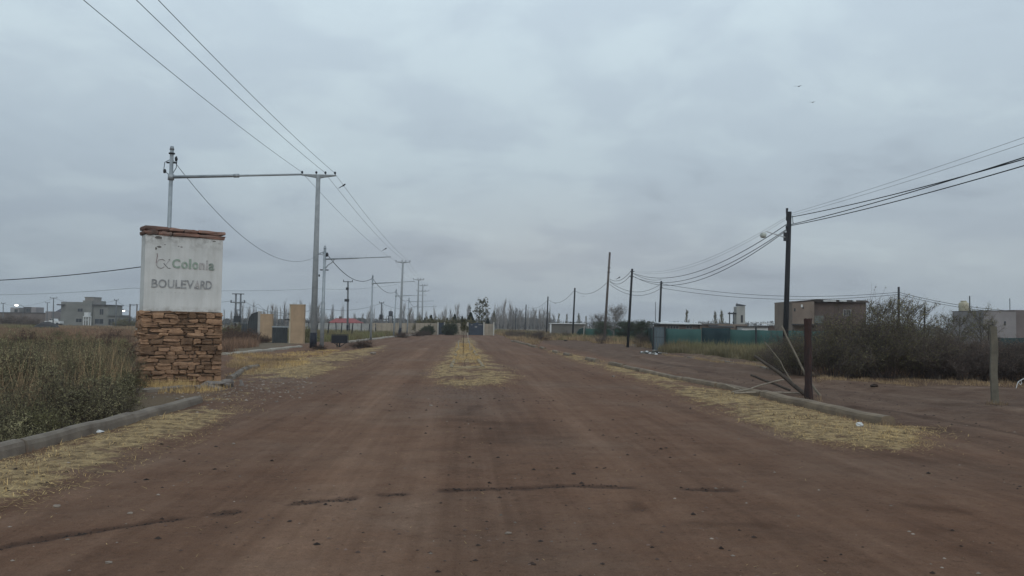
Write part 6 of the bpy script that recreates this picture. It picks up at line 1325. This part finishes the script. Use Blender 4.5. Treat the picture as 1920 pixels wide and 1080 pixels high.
# far woods that read as one mass
def wood(x0, x1, d, yt, n, seed, m, spread=30):
    r = np.random.default_rng(seed); px = r.uniform(x0, x1, n); dp = d+r.uniform(0, spread, n); b = [B(a, q) for a, q in zip(px, dp)]; hh = np.array([A(a, yt, q).z for a, q in zip(px, dp)])
    k = 90; P = []
    for i in range(n):
        w_ = 1.6+2.5*r.random(); h_ = hh[i]*r.uniform(.55, 1.05); q = r.normal(0, .5, (k, 3)); z = np.abs(r.random(k))**.8*h_; P.append(np.stack([b[i].x+q[:, 0]*w_, b[i].y+q[:, 1]*w_, z], 1))
    P = np.concatenate(P); return tag(link('far_wood', leaves_mesh('far_wood', P, r.uniform(.12, .38, len(P)), m, seed, 1.5, 1.0)), kind='stuff')
fw = mat('far_wood_foliage', (.105, .100, .092), (.065, .063, .058), .06, .95, island=.3)
wood(415, 760, 285, 597, 240, 1, fw); wood(760, 900, 285, 599, 90, 2, fw); wood(905, 1040, 285, 595, 150, 3, fw); wood(1035, 1500, 280, 603, 160, 4, fw); wood(-120, 260, 300, 594, 110, 5, fw); wood(1500, 2050, 260, 609, 180, 6, fw)
# weeds in the fields (uncountable)
def weeds(name, polypx, n, h0, h1, m, seed, tuft=14, wd=.006, spread=.12, lean=.35, stalk=False):
    """polypx: corners given as (px, depth)"""
    poly = [tuple(B(a, d)[:2]) for a, d in polypx]; r = np.random.default_rng(seed); P_ = np.array(poly); lo, hi = P_.min(0), P_.max(0); out = []
    while sum(map(len, out)) < n:
        q = lo+(hi-lo)*r.random((20000, 2)); ok = (polysd(q[:, 0], q[:, 1], poly) > 0) & (vn(q[:, 0]*.35, q[:, 1]*.35, seed)+vn(q[:, 0]*.9, q[:, 1]*.9, seed+1)*.7+(.28 if n > 10 else 1.5) > r.random(20000)*.7); out.append(q[ok])
    C = np.concatenate(out)[:n]; C = np.repeat(C, tuft, 0)+r.normal(0, spread, (n*tuft, 2)); hh = np.repeat(h0+(h1-h0)*r.random(n)**1.5, tuft)*r.uniform(.5, 1.1, n*tuft)
    dist = np.hypot(C[:, 0], C[:, 1]); P3 = np.column_stack([C, height(C[:, 0], C[:, 1])-.02]); W = wd*(1+dist*.018)
    return tag(link(name, blades(name, P3, hh, W, m, seed, lean=lean)), kind='stuff')
weeds('dry_weeds', [(-100, 10.5), (60, 11.2), (190, 14), (235, 17), (200, 20), (-100, 16)], 260, .9, 1.75, weed_tan, 224, 10, .004, .16, lean=.25)
weeds('weeds', [(-160, 14), (235, 21), (245, 45), (-200, 45)], 2600, .4, .95, weed_green, 201, 16, .006, .15)
weeds('weeds', [(-160, 40), (250, 40), (250, 95), (-160, 95)], 4200, .35, .9, weed_rust, 202, 16, .008, .25)
weeds('weeds', [(-160, 30), (250, 30), (250, 150), (-160, 150)], 4200, .3, .8, mat('weed_field_tan', (.36, .25, .15), (.17, .13, .085), .10, .95, island=.4, trans=.35), 203, 16, .008, .25)
weeds('weeds', [(-160, 45), (120, 55), (100, 150), (-160, 150)], 2600, .4, .9, weed_green, 204, 16, .009, .25)
weeds('weeds', [(418, 38), (478, 47), (482, 56), (482, 90), (420, 90)], 2200, .4, 1.0, weed_rust, 205, 16, .007, .2)
weeds('weeds', [(484, 62), (560, 62), (560, 95), (484, 95)], 900, .4, .9, weed_green, 219, 16, .007, .2)
weeds('weeds', [(420, 60), (640, 62), (735, 105), (560, 125), (420, 125)], 3600, .4, 1.0, weed_green, 206, 16, .008, .2)
weeds('weeds', [(560, 56), (650, 66), (745, 104), (600, 100)], 2200, .4, .9, weed_green, 207, 16, .007, .2)
weeds('dry_weeds', [(1238, 47), (1320, 43), (1470, 33), (1540, 30), (1540, 45), (1238, 50.5)], 3800, .35, .9, mat('weed_olive_tan', (.26, .215, .125), (.15, .13, .075), .4, .95, island=.4, trans=.35), 208, 16, .006, .15)
weeds('dry_weeds', [(1240, 49), (1550, 36), (1550, 46), (1240, 51)], 1500, .5, 1.2, weed_green, 209, 14, .006, .15)
weeds('dry_weeds', [(930, 125), (960, 92), (1000, 70), (1060, 80), (1230, 55), (1222, 90), (930, 170)], 4200, .3, .9, weed_tan, 210, 16, .008, .22)
weeds('dry_weeds', [(930, 130), (960, 95), (1010, 74), (1080, 84), (1225, 60), (1222, 90), (930, 170)], 3000, .4, 1.0, weed_green, 211, 16, .008, .22)
weeds('dry_weeds', [(1540, 26), (1960, 24), (2050, 60), (1480, 52)], 2600, .5, 1.3, weed_rust, 212, 16, .008, .2)
weeds('dry_weeds', [(-20, 7.5), (150, 12), (360, 16), (420, 20), (380, 17), (200, 10.5), (0, 7)], 26, .04, .14, weed_rust, 222, 14, .003, .07)
weeds('dry_weeds', [(1280, 22), (1430, 17), (1660, 12.6), (1600, 10.8), (1400, 14), (1250, 20)], 40, .04, .15, weed_rust, 223, 14, .003, .07)
for (px, d) in ((1508, 16.7), (1528, 16.5), (1864, 16.8), (1874, 16.6), (584, 45.4), (605, 44.4), (1177, 58.5), (1471, 29.3), (300, 18.6), (350, 19.0), (395, 19.5), (1660, 12.4), (1590, 13.4), (372, 15.6), (637, 48.5), (1024, 114), (1074, 90)):
    weeds('dry_grass', [(px-12, d*.985), (px+12, d*.985), (px+12, d*1.012), (px-12, d*1.012)], 7, .05, .22, weed_tan, int(px), 12, .003, .06)
weeds('dry_grass', [(1530, 22.8), (1960, 21.6), (1960, 22.8), (1530, 24)], 420, .05, .22, weed_tan, 220, 12, .004, .10)
weeds('dry_grass', [(1240, 44), (1470, 30), (1490, 28), (1250, 41)], 500, .05, .22, weed_tan, 221, 12, .004, .10)
weeds('dry_grass', [(250, 19), (420, 19), (425, 17.3), (300, 16.6)], 260, .10, .38, straw_m, 213, 12, .003, .06)
weeds('dry_grass', [(425, 21), (480, 22), (580, 36), (430, 36)], 700, .08, .30, weed_tan, 214, 12, .004, .08)
weeds('dry_grass', [(430, 22), (560, 26), (640, 44), (440, 36)], 900, .06, .22, straw_m, 215, 12, .004, .08)
weeds('dry_grass', [(845, 28), (908, 28), (884, 60), (858, 60)], 500, .06, .22, straw_m, 216, 12, .004, .06)
weeds('dry_grass', [(1670, 12.3), (1735, 12), (1745, 10.4), (1640, 10.6)], 120, .03, .08, straw_m, 217, 10, .0025, .06)
weeds('dry_weeds', [(950, 92), (1000, 62), (1010, 62), (970, 92)], 500, .2, .5, weed_tan, 218, 12, .007, .15)

# evening haze over the fields
if HAZE:
    hm = bpy.data.materials.new('haze'); hm.use_nodes = True; t = hm.node_tree; t.nodes.clear()
    pv = N(t, 'ShaderNodeVolumePrincipled'); pv.inputs['Color'].default_value = (.80, .86, .93, 1); pv.inputs['Density'].default_value = .00038; pv.inputs['Anisotropy'].default_value = 0.0
    ot = N(t, 'ShaderNodeOutputMaterial'); t.links.new(pv.outputs[0], ot.inputs['Volume'])
    o = MB().box(-1500, 1500, -1200, 1500, -1.5, 45).build('haze', hm); tag(o, kind='stuff')

# faint white smoke drifting up beyond the low house
sm_ = bpy.data.materials.new('smoke'); sm_.use_nodes = True; t = sm_.node_tree; t.nodes.clear()
pv = N(t, 'ShaderNodeVolumePrincipled'); pv.inputs['Color'].default_value = (.95, .96, .97, 1)
tcn = N(t, 'ShaderNodeTexCoord'); gr_ = N(t, 'ShaderNodeTexGradient', gradient_type='SPHERICAL'); mpn = N(t, 'ShaderNodeMapping'); mpn.inputs['Scale'].default_value = (1/9, 1/5, 1/6)
t.links.new(tcn.outputs['Object'], mpn.inputs[0]); t.links.new(mpn.outputs[0], gr_.inputs[0])
t.links.new(M(t, 'MULTIPLY', M(t, 'MULTIPLY', gr_.outputs[1], M(t, 'SUBTRACT', noise(t, tcn.outputs['Object'], .28, 4, .6), .30, clamp=True)), .28), pv.inputs['Density'])
ot = N(t, 'ShaderNodeOutputMaterial'); t.links.new(pv.outputs[0], ot.inputs['Volume'])
p = A(1308, 583, 230); me = MB().blob((0, 0, 0), 9, 5, 6, 1, 0, 12, 8); o = me.build('smoke', sm_, local=True); o.location = p; tag(o, kind='stuff')
